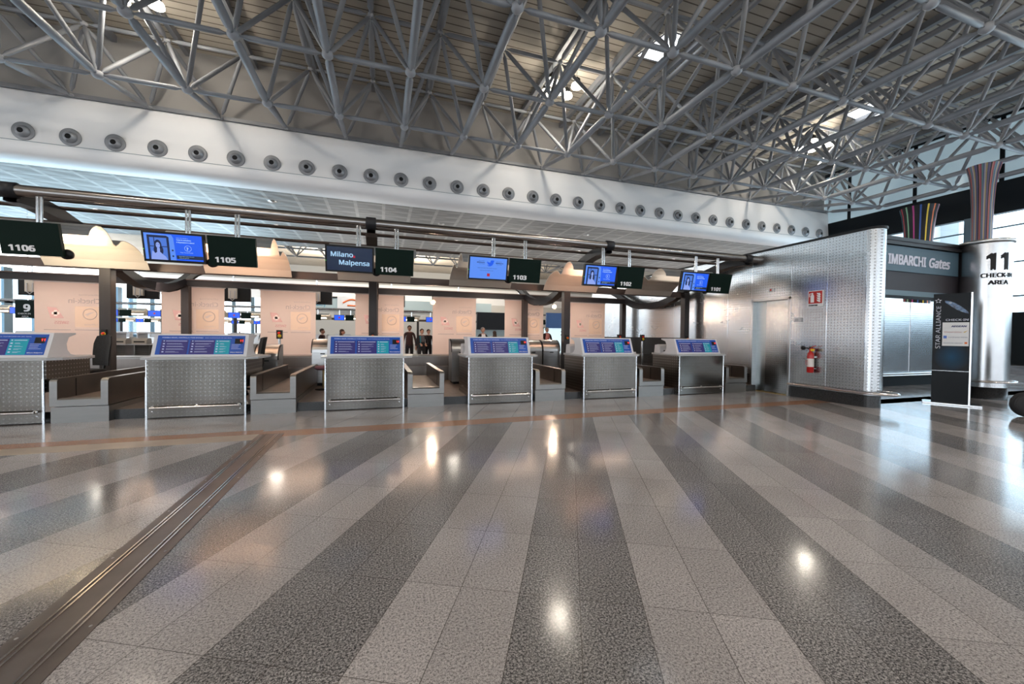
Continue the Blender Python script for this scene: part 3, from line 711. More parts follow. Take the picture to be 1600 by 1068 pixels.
# ------------------------------------------------------------------ check-in desks
DX = [-7.23, -4.18, -1.13, 1.95, 4.99, 8.02]; DN = ['1106','1105','1104','1103','1102','1101']
PLAT_Z = .18
def make_desk(ix):
    x0 = DX[ix]
    r = empty('check_in_desk', (x0, 9.15, 0))
    tag(r, 'perforated steel check-in desk with white information case, standing under the %s sign' % DN[ix], 'check-in desk', 'check-in desks in the front row')
    if ix == 0: r['label'] = 'perforated steel check-in desk cut off by the left edge, under the 1106 sign'
    W_ = 1.62
    build(MB().box(.03, W_-.03, .0, .04, .02, 1.11), 'front_panel', M_DESKF, r)
    build(MB().box(.0, .03, .04, 1.15, .02, 1.11), 'side_panel', M_DESKS, r)
    build(MB().box(W_-.03, W_, .04, 1.15, .55, 1.11), 'side_panel', M_DESKS, r)
    for x in (.012, W_-.012):
        build(MB().tube([(x,-.004,0),(x,-.004,.79)], .019, 10).tube([(x,-.004,.79),(x,-.004,1.12)], .012, 8), 'corner_post', M_CHROME, r)
    kr = build(MB().tube([(.09,-.07,.215),(1.53,-.07,.215)], .021, 10), 'kick_rail', M_RAIL, r)
    for x in (.10, .80, 1.50): build(MB().tube([(x,-.07,.215),(x,0,.215)], .014, 8).lathe([(0,-.012),(.032,-.012),(.032,0)], (x,0,.215), 12, axis='y'), 'bracket', M_CHROME, kr)
    for x in (.1, 1.52):
        build(MB().lathe([(0,-.01),(.014,-.01),(.016,0)], (x,0,.14), 10, axis='y'), 'bolt', M_CHROME, r)
    slab = [(-.07,-.03),(1.66,-.03),(1.80,.12),(1.86,.85),(1.80,.95),(1.68,.98),(1.62,.75),(1.62,1.2),(0,1.2),(-.05,1.1)]
    build(MB().prism(slab, 'z', 1.115, 1.16), 'desktop', M_SLAB, r, bev=.01)
    case = [(.10,1.16),(.27,1.60),(.80,1.60),(.80,1.57),(.62,1.52),(.56,1.40),(.58,1.28),(.66,1.20),(.80,1.16)]
    cs = build(MB().prism([(y, z) for y, z in case], 'x', .03, 1.60), 'information_case', M_WPLAS, r, bev=.008)
    # information panel on the slanted front
    sl = math.atan2(.17, .44); ip = empty('information_panel', (.03, .10, 1.16), (-sl, 0, 0)); ip.parent = r
    H = .47; x1, x2 = .06, 1.51
    p = build(MB().box(x1, x2, -.006, 0, .05, H-.03), 'panel_field', M_BLUE, ip)
    for a, b, m in ((.17,.68,M_PURP), (.73,1.16-.02,M_PURP), (1.16-.02+.0,1.16,M_BLUE)): pass
    build(MB().box(.13,.56,-.008,-.006,.055,.35), 'text_block', M_PURP, ip)
    build(MB().box(.59,1.0,-.008,-.006,.055,.35), 'text_block', M_PURP, ip)
    build(MB().box(1.01,1.26,-.008,-.006,.055,.35), 'text_block', M_TEAL, ip)
    lines = MB()
    rnd = random.Random(5)
    for bx0, bw in ((.16,.38), (.62,.36), (1.03,.21)):
        lines.box(bx0, bx0+.02, -.0095, -.008, .315, .335); lines.box(bx0+.04, bx0+bw, -.0095, -.008, .318, .330)
        for q in range(4):
            z = .265-.055*q; lines.box(bx0, bx0+.03, -.0095, -.008, z-.008, z+.014)
            for t_ in range(2): lines.box(bx0+.06, bx0+.06+(bw-.09)*rnd.uniform(.5,1), -.0095, -.008, z+.006-.014*t_, z+.010-.014*t_)
    for q in range(4): lines.box(1.29, 1.29+.17*rnd.uniform(.7,1), -.0095, -.008, .25-.03*q, .256-.03*q)
    build(lines, 'printed_lines', M_PTXT, ip)
    lettering('POSSIBLE ISSUES, CONTROLLA I TUOI BAGAGLI', .034, M_PTXT, ip, (.13,-.008,.385), ext=.001, fit=.66, bold=.0006)
    lettering('CHECK YOUR BAGGAGE FOR SAFE TRAVEL', .028, M_PTXT, ip, (.82,-.008,.386), ext=.001, fit=.46)
    lettering('Milano Malpensa', .035, M_WTXT, ip, (1.28,-.008,.08), ext=.001, fit=.21)
    nd = build(MB().box(1.34,1.48,-.012,-.006,.27,.38), 'number_display', M_BLACK, ip)
    lettering('11', .075, M_LED, nd, (1.425,-.0135,.31), ext=.001, bold=.002, name='digits')
    return r
for i in range(6): make_desk(i)
# raised platform the desks are built on
pf = MB()
for i in range(6):
    xa = DX[i]+2.51; xb = (DX[i+1] if i < 5 else 11.09)
    pf.box(xa-.02, xb, 9.30, 9.34, 0, PLAT_Z)
pf.box(-15, 11.09, 9.34, 20.4, 0, PLAT_Z-.002)
struct(build(pf, 'trim_9', M_GRAN))
struct(build(MB().box(-15, 11.08, 9.32, 20.4, PLAT_Z-.002, PLAT_Z+.004), 'floor', M_PLAT))

# baggage conveyors
def make_conveyor(ix):
    x0 = DX[ix]+1.70
    r = empty('baggage_conveyor', (x0, 9.13, 0))
    nxt = 'desk under the %s sign' % DN[ix]
    tag(r, 'steel weighing conveyor with rounded side walls, right of the check-in %s' % nxt, 'baggage conveyor', 'baggage conveyors beside the desks')
    W_ = .81; D = 2.9
    side = [(0,.30)]
    for k in range(7): t = PI-PI/2*k/6; side.append((.07+.07*math.cos(t), .72+.07*math.sin(t)))
    side += [(D,.79),(D,.30)]
    for x in (0, W_-.10):
        w_ = build(MB().prism(side, 'x', x, x+.10), 'side_wall', M_BELTW, r)
        cap = [(0,.30)]+side[1:8]+[(D,.79),(D,.797)]; 
        strip = MB(); pp = [(-.006,.30)]+[(y-.004, z+.004) for y, z in side[1:8]]+[(D,.795)]
        for k in range(len(pp)-1):
            strip.quad((x-.003,pp[k][0],pp[k][1]), (x+.103,pp[k][0],pp[k][1]), (x+.103,pp[k+1][0],pp[k+1][1]), (x-.003,pp[k+1][0],pp[k+1][1]))
        build(strip, 'edge_cap', M_SILL, w_)
    build(MB().prism([(-.005,.30),(-.005,.415),(.02,.44),(.12,.44),(.12,.30)], 'x', .10, W_-.10), 'front_sill', M_SILL, r)
    build(MB().box(.10, W_-.10, .12, D, .36, .425), 'belt', noisy(bpy.data.materials.get('worn conveyor belt') or mat('worn conveyor belt', rough=.5), (.13,.11,.10), (.2,.17,.15), 5) if ix == 0 else MATS['worn conveyor belt'], r)
    build(MB().box(.0, W_, .02, D, 0, .285), 'plinth', M_SILL, r)
    for y in (.45,): build(MB().box(.10,.104,y,y+.02,.43,.76).box(W_-.104,W_-.10,y,y+.02,.43,.76), 'joint_strip', M_BLACK, r)
for i in range(6): make_conveyor(i)
# collector belt behind
cb_ = empty('collector_conveyor', (-15, 12.78, .18)); tag(cb_, 'long steel walled collector conveyor running behind all the weighing conveyors', 'baggage conveyor')
build(MB().box(0, 26, 0, .08, 0, .45), 'front_wall', M_BELTW, cb_)
build(MB().box(0, 26, .75, .83, 0, .70), 'rear_wall', M_BELTW, cb_)
build(MB().box(0, 26, .74, .84, .70, .72), 'edge_cap', M_SILL, cb_)
build(MB().box(0, 26, .08, .75, 0, .2), 'belt', MATS['worn conveyor belt'], cb_)
cb2 = empty('collector_conveyor', (-15, 14.2, .18)); tag(cb2, 'rear steel collector conveyor with a flat lid, in front of the hanging banners', 'baggage conveyor')
build(MB().box(0, 26, 0, .08, 0, .68), 'front_wall', M_BELTW, cb2); build(MB().box(0, 26, 0, 1.0, .68, .72), 'lid', M_SILL, cb2)

# ------------------------------------------------------------------ overhead island structure
main = empty('overhead_pipe', (-14, 9.4, 4.10)); tag(main, 'thick satin steel pipe spanning above the front row of hanging screens', 'pipe')
build(MB().tube([(0,0,0),(25.1,0,0)], .105, 18), 'pipe', M_PIPE, main)
BX = [-12.3, -6.2, -.23, 5.85, 10.75]
for x in BX[1:]:
    build(MB().lathe([(.108,-.11),(.135,-.10),(.135,.10),(.108,.11)], (x+14,0,0), 18, axis='x'), 'clamp', M_DARKP, main)
m2 = empty('overhead_pipe', (-14, 18.6, 4.10)); tag(m2, 'satin steel pipe spanning over the far side of the check-in island', 'pipe')
build(MB().tube([(0,0,0),(25,0,0)], .105, 14), 'pipe', M_PIPE, m2)
for k, (y, z) in enumerate(((10.0,4.16),(10.5,4.12),(11.25,3.98))):
    o = empty('cable_conduit', (-14, y, z)); tag(o, 'thin bronze conduit pipe behind the main pipe, %s from the front' % ordinal(k), 'pipe', 'thin conduits behind the main pipe')
    build(MB().tube([(0,0,0),(25,0,0)], .032, 8).tube([(0,.09,-.01),(25,.09,-.01)], .018, 6), 'pipe', M_BEAM, o)
RIB = [(9.4,4.02),(9.9,4.04),(10.4,3.98),(11.0,3.84),(11.4,3.71),(11.75,3.55),(12.05,3.38),(12.4,3.22),(12.9,3.06),(13.4,2.96),(14.0,2.93),(14.6,2.96),(15.1,3.06),(15.6,3.22),(15.95,3.38),(16.25,3.55),(16.6,3.71),(17.0,3.84),(17.6,3.98),(18.1,4.04),(18.6,4.02)]
side_ = ['cut off by the left edge', 'above the 1105 desk side', 'in the middle above desk 1104', 'between desks 1102 and 1103', 'against the steel wall']
for k, x in enumerate(BX):
    if k == 0: continue
    r = empty('canopy_frame', (x, 12, 0)); tag(r, 'dark curved steel rib on two columns, %s of the four from the left' % ordinal(k-1), 'steel frame', 'curved canopy frames')
    up_ = [(y-12, z+.13) for y, z in RIB]; lo_ = [(y-12, z-.11) for y, z in RIB]
    mb = MB(); n_ = len(RIB)
    for i in range(n_-1):
        a, b, c, d = up_[i], up_[i+1], lo_[i+1], lo_[i]
        for X in (-.09, .09):
            f = [(X,*a),(X,*b),(X,*c),(X,*d)]; mb.add(f, [(0,1,2,3)] if X < 0 else [(3,2,1,0)], 0)
        mb.add([(-.09,*a),(.09,*a),(.09,*b),(-.09,*b)], [(0,1,2,3)], 0, True)
        mb.add([(-.13,d[0],d[1]-.02),(.13,d[0],d[1]-.02),(.13,c[0],c[1]-.02),(-.13,c[0],c[1]-.02)], [(3,2,1,0)], 1, True)
    build(mb, 'rib', [M_DARKP, M_BEAM], r)
    for y in (0, 4):
        c_ = build(MB().box(-.11, .11, y-.11, y+.11, PLAT_Z, 3.3), 'column', M_COLM, r, bev=.01)
    eb = build(MB().box(-.045, .045, -.16, -.11, 1.52, 1.68), 'emergency_stop', M_BLACK, r)
    build(MB().lathe([(0,-.03),(.03,-.03),(.03,0)], (0,-.16,1.585), 12, axis='y'), 'button', M_REDB, eb)
    build(MB().lathe([(.0,-.012),(.042,-.012),(.042,0)], (.0,-.16,1.575), 12, axis='y'), 'collar', M_YEL, eb)
fb = empty('canopy_beam', (-14, 12.08, 3.2)); tag(fb, 'bronze coloured horizontal beam behind the curved lamp reflectors', 'beam')
build(MB().box(0, 24.9, 0, .12, -.05, .12), 'beam', M_BEAM, fb); build(MB().box(0, 24.9, -.03, .15, -.075, -.05), 'flange', M_BEAM, fb)
rb = empty('canopy_beam', (-14, 15.8, 3.3)); tag(rb, 'dark horizontal beam carrying the hanging white banners', 'beam')
build(MB().box(0, 24.9, 0, .2, -.14, .05), 'beam', M_DARKP, rb); build(MB().box(0, 24.9, -.06, .26, .05, .08), 'flange', M_BEAM, rb)

# reflectors
SPR = [(11.86,3.12),(11.74,3.28),(11.58,3.40),(11.40,3.50),(11.2,3.56),(11.0,3.59),(10.85,3.59),(10.75,3.56),(10.67,3.49),(10.58,3.43),(10.49,3.45),(10.42,3.52),(10.35,3.60),(10.24,3.67),(10.10,3.71),(9.97,3.70),(9.86,3.63),(9.79,3.54),(9.76,3.46)]
rb_m = None
GLT = {0: mat('cream glowing tube', (1,1,1), .5, emit=(1,.86,.62), es=5), 1: mat('peach glowing tube', (1,1,1), .5, emit=(1,.70,.5), es=5), 4: mat('orange glowing tube', (1,1,1), .5, emit=(1,.6,.4), es=1.5)}
lit = {0: (1.0,.84,.60), 1: (1.0,.62,.42), 4: (1.0,.60,.42)}
power = {0: 26, 1: 20, 4: 8, 2: 1.2, 3: 1.5, 5: 2.5}
for k in range(6):
    x0 = -7.25+3.055*k; r = empty('lamp_reflector', (x0, 11.9, 3.1))
    st_ = {0: 'brightly lit cream', 1: 'brightly lit orange', 2: 'unlit pale', 3: 'unlit grey brown', 4: 'dimly lit orange', 5: 'unlit tan'}[k]
    tag(r, '%s double curved lamp reflector behind the %s sign' % (st_, DN[k]), 'lamp reflector', 'curved reflectors above the desks')
    mb = MB(); Wd = 1.93; n_ = len(SPR); tk = .015
    for i in range(n_-1):
        (ya, za), (yb, zb) = SPR[i], SPR[i+1]; ya -= 11.9; yb -= 11.9; za -= 3.1; zb -= 3.1
        d = Vector((yb-ya, zb-za)).normalized(); nx, nz = (d.y*tk, -d.x*tk)   # towards outside/top
        mb.add([(0,ya,za),(Wd,ya,za),(Wd,yb,zb),(0,yb,zb)], [(0,1,2,3)], 0, True)
        mb.add([(0,ya+nx,za-nz if False else za+tk*abs(d.x)),(Wd,ya+nx,za+tk*abs(d.x)),(Wd,yb+nx,zb+tk*abs(d.x)),(0,yb+nx,zb+tk*abs(d.x))], [(3,2,1,0)], 1, True)
        for X in (0, Wd): mb.add([(X,ya,za),(X,yb,zb),(X,yb+nx,zb+tk*abs(d.x)),(X,ya+nx,za+tk*abs(d.x))], [(0,1,2,3)], 0)
    build(mb, 'reflector_sheet', [M_ENAM, M_ENAMG], r)
    for bx_ in (.4, 1.5): build(MB().box(bx_,bx_+.05,-.03,.178,.06,.09), 'bracket', M_DARKP, r)
    lampm = M_DARKP
    if k in lit: build(MB().tube([(.12,-1.85,.53),(Wd-.12,-1.85,.53)], .03, 10), 'lamp_tube', GLT[k], r)
    if power[k] > 0:
        area('reflector_light', (x0+Wd/2, 10.27, 3.27), (0, .25, 1), Wd-.5, power[k], lit.get(k, (1,.9,.8)), .10)
        if k in (0, 1, 4): area('reflector_light', (x0+Wd/2, 10.5, 3.22), (0, 1, .20), Wd-.5, power[k]*.9, lit[k], .08)

# hanging screens and number signs
TILT = math.radians(12.5)
def pole(parent, x, top=.48, y=.16):
    build(MB().tube([(x,y,-.25),(x,y,top)], .022, 8).tube([(x+.055,y,-.25),(x+.055,y,top)], .022, 8), 'mounting_pole', M_CHROME, parent)
def face(parent): f = empty('display_head', (0,0,0), (TILT,0,0)); f.parent = parent; return f
def screen_woman(h):
    # picture: glazed kiosk frame with a smiling woman on the left, text on the right
    s = build(MB().box(.035,.935,-.052,-.05,-.515,-.035), 'screen', M_SCB, h)
    X0, Z0, Wp, Hp = .035, -.515, .90, .48
    def P(u, v): return (X0+u*Wp, Z0+v*Hp)
    def poly(pts, y): return [(P(u, v)[0], y, P(u, v)[1]) for u, v in pts]
    a = MB(); L1 = [(0,0),(.52,0),(.50,.85),(.47,.97),(0,1)]
    a.add(poly(L1, -.053), [tuple(range(5))], 0)
    a.add(poly([(.05,0),(.42,0),(.42,.88),(.38,.93),(.05,.93)], -.0535), [(0,1,2,3,4)], 1)
    a.add(poly([(.09,0),(.38,0),(.38,.84),(.09,.84)], -.054), [(0,1,2,3)], 2)
    a.add(poly([(.09,.49),(.38,.49),(.38,.52),(.09,.52)], -.0543), [(0,1,2,3)], 1)
    a.add(poly([(.16,.0),(.175,.0),(.175,.84),(.16,.84)], -.0543), [(0,1,2,3)], 1)
    for v in (.35,.13): a.add(poly([(.455,v),(.485,v),(.485,v+.06),(.455,v+.06)], -.054), [(0,1,2,3)], 1)
    # hair, face, neck, blouse
    def ell(cu, cv, ru, rv, y, mi, n_=18): a.add(poly([(cu+ru*math.cos(2*PI*k/n_), cv+rv*math.sin(2*PI*k/n_)) for k in range(n_)], y), [tuple(range(n_))], mi)
    ell(.225,.56,.062,.20,-.0546,1); ell(.18,.38,.035,.13,-.0546,1); ell(.275,.36,.035,.16,-.0546,1)
    a.add(poly([(.09,0),(.12,.34),(.17,.24),(.23,.34),(.29,.22),(.345,.12),(.37,0)], -.055), [tuple(range(7))], 3)
    a.add(poly([(.20,.30),(.25,.30),(.255,.44),(.205,.44)], -.0552), [(0,1,2,3)], 3)
    ell(.225,.55,.036,.115,-.0555,3); 
    a.add(poly([(.18,.60),(.20,.72),(.25,.72),(.272,.60),(.25,.66),(.21,.67)], -.0557), [tuple(range(6))], 1)
    a.add(poly([(.208,.475),(.225,.46),(.243,.475),(.225,.485)], -.0557), [(0,1,2,3)], 0)
    for u in (.206,.24): a.add(poly([(u-.007,.575),(u+.007,.575),(u+.007,.588),(u-.007,.588)], -.0557), [(0,1,2,3)], 1)
    build(a, 'portrait_picture', [M_SCL, M_SCS, M_SCP, M_SCF], s)
    q = MB(); q.add(poly([(.53,.06),(1,.06),(1,.20),(.53,.20)], -.053), [(0,1,2,3)], 0); build(q, 'caption_bar', M_SCD, s)
    def tx(b, sz, u, v, **k): lettering(b, sz, M_SCW, s, (P(u, v)[0], -.0545, P(u, v)[1]), ext=.0005, **k)
    tx('Spesa o hai volume, tu', .022, .55, .86); tx('Trova la soluzione.', .034, .55, .78, bold=.0008); tx('A disposizione in diversi', .034, .55, .69, bold=.0008, sx=.92)
    tx('?', .085, .715, .42, bold=.002); tx('Fast Track Point', .034, .60, .30)
    tx('Disponibile presso il Check-in', .022, .57, .15); tx('nelle aree dedicate', .022, .57, .09)
    ring = [P(.742+.06*math.cos(2*PI*k/20), .485+.11*math.sin(2*PI*k/20)) for k in range(20)]
    build(MB().tube([(x, -.054, z) for x, z in ring], .0025, 4, closed=True), 'question_ring', M_SCW, s)
def monitor(ix, x):
    r = empty('hanging_monitor', (x, 9.15, 3.52))
    h = face(r)
    build(MB().box(0, .97, -.05, .03, -.56, 0), 'bezel', M_BLACK, h, bev=.004)
    build(MB().box(.2, .77, .03, .09, -.45, -.1), 'back_housing', M_BLACK, h)
    build(MB().disc((.012,-.051,-.33), .006, axis='y', seg=8), 'status_light', mat('green light %d' % ix, (0,0,0), .5, emit=(.1,1,.1), es=1.5), h)
    pole(r, .62)
    return r, h
for ix in range(1, 6):
    x = [0, -4.22, -1.13, 1.93, 4.97, 8.05][ix]
    r, h = monitor(ix, x)
    if ix in (1, 4, 5):
        screen_woman(h); d = 'blue picture of a woman'
    elif ix == 2:
        s = build(MB().box(.035,.935,-.052,-.05,-.525,-.035), 'screen', M_SCD, h); d = 'dark screen and pale lettering'
        lettering('Milano', .165, M_SCW, s, (.10,-.054,-.235), ext=.0005, bold=.0025, fit=.43); lettering('Malpensa', .165, M_SCW, s, (.26,-.054,-.40), ext=.0005, bold=.0025, fit=.60)
        # serifs and the red square
        build(MB().box(.545,.59,-.054,-.053,-.245,-.20), 'red_square', M_SCR, s)
    else:
        s = build(MB().box(.035,.935,-.052,-.05,-.525,-.035), 'screen', M_SCL, h); d = 'blue bird emblem'
        b = MB(); bird = [(-.09,.045),(-.055,.02),(-.01,.008),(.0,.05),(.03,.07),(.06,.062),(.085,.075),(.075,.055),(.095,.05),(.078,.03),(.07,-.01),(.045,-.05),(.0,-.075),(-.045,-.075),(-.088,-.055),(-.05,-.055),(-.035,-.042),(-.07,-.03),(-.075,-.015),(-.06,-.015),(-.088,.008),(-.092,.022),(-.078,.018)]
        b.add([(x_, 0, z_) for x_, z_ in bird], [tuple(range(len(bird)))]); build(b, 'bird_emblem', M_SCT, s, (.53,-.054,-.155))
        lettering('Our services', .03, M_SCS, s, (.24,-.054,-.12), ext=.0005); lettering('@MiAirports', .04, M_SCS, s, (.20,-.054,-.16), ext=.0005, bold=.0008); lettering('live on Twitter', .026, M_SCS, s, (.25,-.054,-.19), ext=.0005)
        lettering('i nostri servizi', .028, M_SCS, s, (.66,-.054,-.12), ext=.0005); lettering('@MiAirports', .04, M_SCS, s, (.66,-.054,-.16), ext=.0005, bold=.0008); lettering('live su Twitter', .026, M_SCS, s, (.68,-.054,-.19), ext=.0005)
        lettering('Seguici per tutte le informazioni sui servizi', .03, M_SCS, s, (.22,-.054,-.285), ext=.0005); lettering('Follow us for all the latest services', .026, M_SCS, s, (.28,-.054,-.34), ext=.0005)
        build(MB().box(.46,.53,-.054,-.053,-.47,-.40), 'red_logo_square', M_SCR, s)
    tag(r, 'hanging monitor with %s, left of the %s sign' % (d, DN[ix]), 'monitor', 'monitors hanging from the main pipe')
for ix in range(6):
    x = [-6.20, -3.20, -.13, 2.95, 5.985, 9.06][ix]
    r = empty('desk_number_sign', (x, 9.15, 3.52)); tag(r, 'hanging dark green sign panel reading %s' % DN[ix], 'sign', 'desk number signs hanging from the main pipe')
    h = face(r); p = build(MB().box(0, .81, -.04, .03, -.57, 0), 'panel', M_GREEN, h)
    lettering(DN[ix], .165, M_WTXT, p, (.10,-.043,-.50), bold=.005, fit=.33, ext=.001)
    pole(r, .42)
    build(MB().lathe([(0,-.03),(.09,-.03),(.09,.03),(0,.03)], (.80 if ix in (0,) else .02,.08,-.53), 16, axis='y'), 'loudspeaker', M_BLACK, h)

# rear monitors of the far side of the island (seen from behind) with brackets
for k in range(7):
    x = -12.18+3.05*k
    r = empty('rear_monitor', (x, 18.75, 3.5)); tag(r, 'dark back of a hanging monitor on the far side, %s from the left' % ordinal(k), 'monitor', 'monitors on the far side of the island')
    build(MB().box(0, 1.0, 0, .08, -.62, .05), 'bezel', M_BLACK, r)
    build(MB().box(.25, .55, -.12, 0, -.5, 0), 'bracket_plate', M_ENAM, r)
    build(MB().tube([(.32,-.14,-.2),(.32,-.14,-.5),(.40,-.14,-.58),(.48,-.14,-.5),(.48,-.14,-.2)], .016, 6), 'cable_loop', M_WPLAS, r)
    build(MB().tube([(.4,-.05,0),(.4,-.05,.495)], .03, 8), 'mounting_pole', M_CHROME, r)

# banners
for k in range(9):
    x = [-13.0, -10.0, -6.95+.0, -4.08, -.94, 1.96, 5.0, 8.1, 11.9][k]
    if k in (0, 8): continue
    x = [0,-13.0, -10.1, -6.95, -4.08, -.94, 1.96, 5.0, 8.1][k]
    if k == 8: continue
for k, x in enumerate([-13.1, -10.12, -6.94, -4.08, -.94, 1.96, 5.0, 8.1]):
    r = empty('hanging_banner', (x, 16.15, 3.17)); wd = 1.78
    if x+wd > 11: wd = 1.78
    tag(r, 'white fabric banner seen from behind with faint mirrored Check-in print, %s from the left' % ordinal(k), 'banner', 'hanging airline banners')
    dz = -.05 if k % 2 else 0
    build(MB().box(0, wd, 0, .006, -2.38, 0), 'fabric', M_BANNER, r)
    build(MB().tube([(-.03,.0,-.01),(wd+.03,.0,-.01)], .018, 8), 'top_rod', M_WPLAS, r); build(MB().tube([(-.02,.0,-2.38),(wd+.02,.0,-2.38)], .015, 8), 'bottom_rod', M_WPLAS, r)
    for hx in (.25, wd-.25): build(MB().box(hx-.02, hx+.02, -.148, .0, .0, .05), 'hook', M_CHROME, r)
    lettering('Lufthansa Group', .085, M_BTXT, r, (wd-.18,-.004,-.42), mirror=True, ext=.001)
    lettering('Check-in', .25, M_BTXT, r, (wd-.18,-.004,-.66), mirror=True, ext=.001, bold=.004)
    build(MB().box(wd-.82, wd-.17, -.003, -.001, -1.42, -.76), 'sand_square', M_BYEL, r)
    ring = [(wd-.45+.17*math.cos(2*PI*q/24), -.004, -1.0+.17*math.sin(2*PI*q/24)) for q in range(24)]
    build(MB().tube(ring, .012, 4, closed=True).add([(wd-.58,-.005,-1.02),(wd-.45,-.005,-.95),(wd-.32,-.005,-.93),(wd-.44,-.005,-1.0),(wd-.50,-.005,-1.06)], [(0,1,2,3,4)]), 'crane_emblem', M_BTXT, r)
    lettering('Lufthansa', .09, M_BTXT, r, (wd-.25,-.004,-1.36), mirror=True, ext=.001)
    tail = [(.30,-.80),(.52,-.82),(.70,-1.14),(.38,-1.14)]
    build(MB().prism(tail, 'y', -.004, -.002), 'tail_emblem', M_BRED, r)
    build(MB().box(.46,.54,-.006,-.004,-1.08,-.90).box(.41,.59,-.006,-.004,-1.03,-.95), 'cross_emblem', mat('banner cross white', (.78,.68,.63), .8) if k == 0 else MATS['banner cross white'], r)
    lettering('SWISS', .15, M_BRED, r, (.82,-.004,-1.32), mirror=True, ext=.001, bold=.003)
    build(MB().box(.22,.86,-.004,-.002,-1.52,-1.49).box(wd-.82,wd-.17,-.004,-.002,-1.52,-1.49), 'underline', M_BTXT, r)

# spotlights on the banner beam
for k, (x, lb_) in enumerate([(1.88, 'left of the two glaring orange spotlights under the banner beam'), (6.98, 'right of the two glaring orange spotlights under the banner beam')]):
    r = empty('spotlight', (x, 15.55, 2.98)); tag(r, lb_, 'spotlight', 'glaring spotlights under the banner beam')
    build(MB().sphere((0,-.06,-.1), .065), 'bulb', M_SPOT, r); build(MB().lathe([(.03,.06),(.10,.0),(.11,-.1)], (0,0,-.1), 14, axis='y'), 'reflector', M_STEEL, r)
    build(MB().tube([(0,0,-.05),(0,.1,.2),(0,.3,.2)], .015, 6), 'arm', M_DARKP, r)
    point('spot_light', (x, 15.42, 2.86), 60, WARM, .06)
# added warm fill for banners and island, no fittings behind it
for x in (-9.5, -6, -2.5, 1, 4.5, 8.2):
    area('warm_fill', (x, 13.9, 2.85), (0, 1, -.30), 1.0, 29, (1,.74,.60))
    area('warm_fill', (x, 13.4, 2.85), (0, -.2, -1), 1.6, 13, (1,.66,.46))

for x in (-38, -26, -14, -2, 10, 22, 34):  # added fill brightening the low ceiling, bluish on the left like window light
    area('ceiling_fill', (x, 33.5, 4.6), (0, .05, 1), 1.5, 150 if x > -10 else 650, (.98,.97,.95) if x > -10 else (.55,.82,1))
    area('ceiling_fill', (x, 42, 4.6), (0, 0, 1), 1.5, 120 if x > -10 else 650, (.98,.97,.95) if x > -10 else (.55,.82,1))
# emergency stop posts
for k, (x, y, h) in enumerate([(-2.67, 12.4, 1.62), (9.18, 12.4, 1.62), (8.36, 12.65, 1.62)]):
    lbs = ['slim steel post with a red emergency button beside the 1105 desk chair', 'slim steel post with a red emergency button left of the 1101 desk', 'short post with a red button behind the 1102 desk']
    r = empty('emergency_post', (x, y, PLAT_Z)); tag(r, lbs[k], 'post')
    build(MB().tube([(0,0,0),(0,0,h-.30)], .035, 10), 'post', M_CHROME, r)
    build(MB().box(-.07,.07,-.05,.05,h-.32,h-.08), 'switch_box', M_BLACK, r)
    build(MB().lathe([(0,-.03),(.035,-.03),(.035,0)], (0,-.05,h-.16), 12, axis='y'), 'button', M_REDB, r)
    build(MB().lathe([(0,-.02),(.045,-.02),(.045,0)], (.01,-.05,h-.24), 12, axis='y'), 'collar', M_YEL, r)

# roll-top cabinets
def cabinet(x, y, w, lab, ang=0, M1=M_STEEL, top=1.30):
    r = empty('roll_top_cabinet', (x, y, PLAT_Z), (0,0,ang)); tag(r, lab, 'cabinet')
    d = .62; pr = [(0,.08),(0,top-.36)]
    for k in range(1, 8): t = PI-PI/2*k/8; pr.append((.36+.36*math.cos(t), top-.36+.36*math.sin(t)))
    pr += [(.42,top),(d,top),(d,.08)]
    build(MB().prism(pr, 'x', 0, w, smooth=False), 'body', M1, r)
    sl_ = MB()
    for k in range(9): z = .16+k*(top-.56)/9; sl_.box(.02, w-.02, -.012, 0, z, z+.045)
    build(sl_, 'shutter_slat', M_STEEL, r)
    build(MB().box(w/2-.06, w/2+.06, -.02, .0, top-.42, top-.39), 'handle', M_BLACK, r)
    mb = MB(); 
    for xx in (-.02, w): mb.prism([(py*1.0-.015, pz+.01) for py, pz in pr[1:9]]+[(py+.02, pz-.03) for py, pz in pr[8:0:-1]], 'x', xx, xx+.02)
    build(mb, 'edge_trim', M_DARKP, r)
    build(MB().box(.05,w-.05,.05,d-.05,0,.08), 'plinth', M_BLACK, r)
cabinet(4.46, 12.12, .60, 'wide curved-top steel roll cabinet right of the 1103 desk, left one of the pair', top=1.32)
cabinet(5.11, 12.12, .59, 'wide curved-top steel roll cabinet right of the 1103 desk, right one of the pair', top=1.32)
cabinet(1.98, 11.6, .55, 'tall narrow steel roll cabinet between the 1104 and 1103 desks', top=1.34)
cabinet(-1.82, 12.1, .55, 'slatted steel roll cabinet with brass strips left of the 1104 desk', top=1.30)
cabinet(-3.0, 11.4, .5, 'steel roll cabinet half hidden by the chair at the 1105 desk', top=1.16)
cabinet(7.75, 12.1, .5, 'steel roll cabinet with a brass strip just right of the 1102 desk', top=1.12)
for x, y, z, w in ((-1.85,13.27,1.18,.5), (-1.85,13.27,1.05,.5), (8.05,12.57,1.0,.4)):
    pass

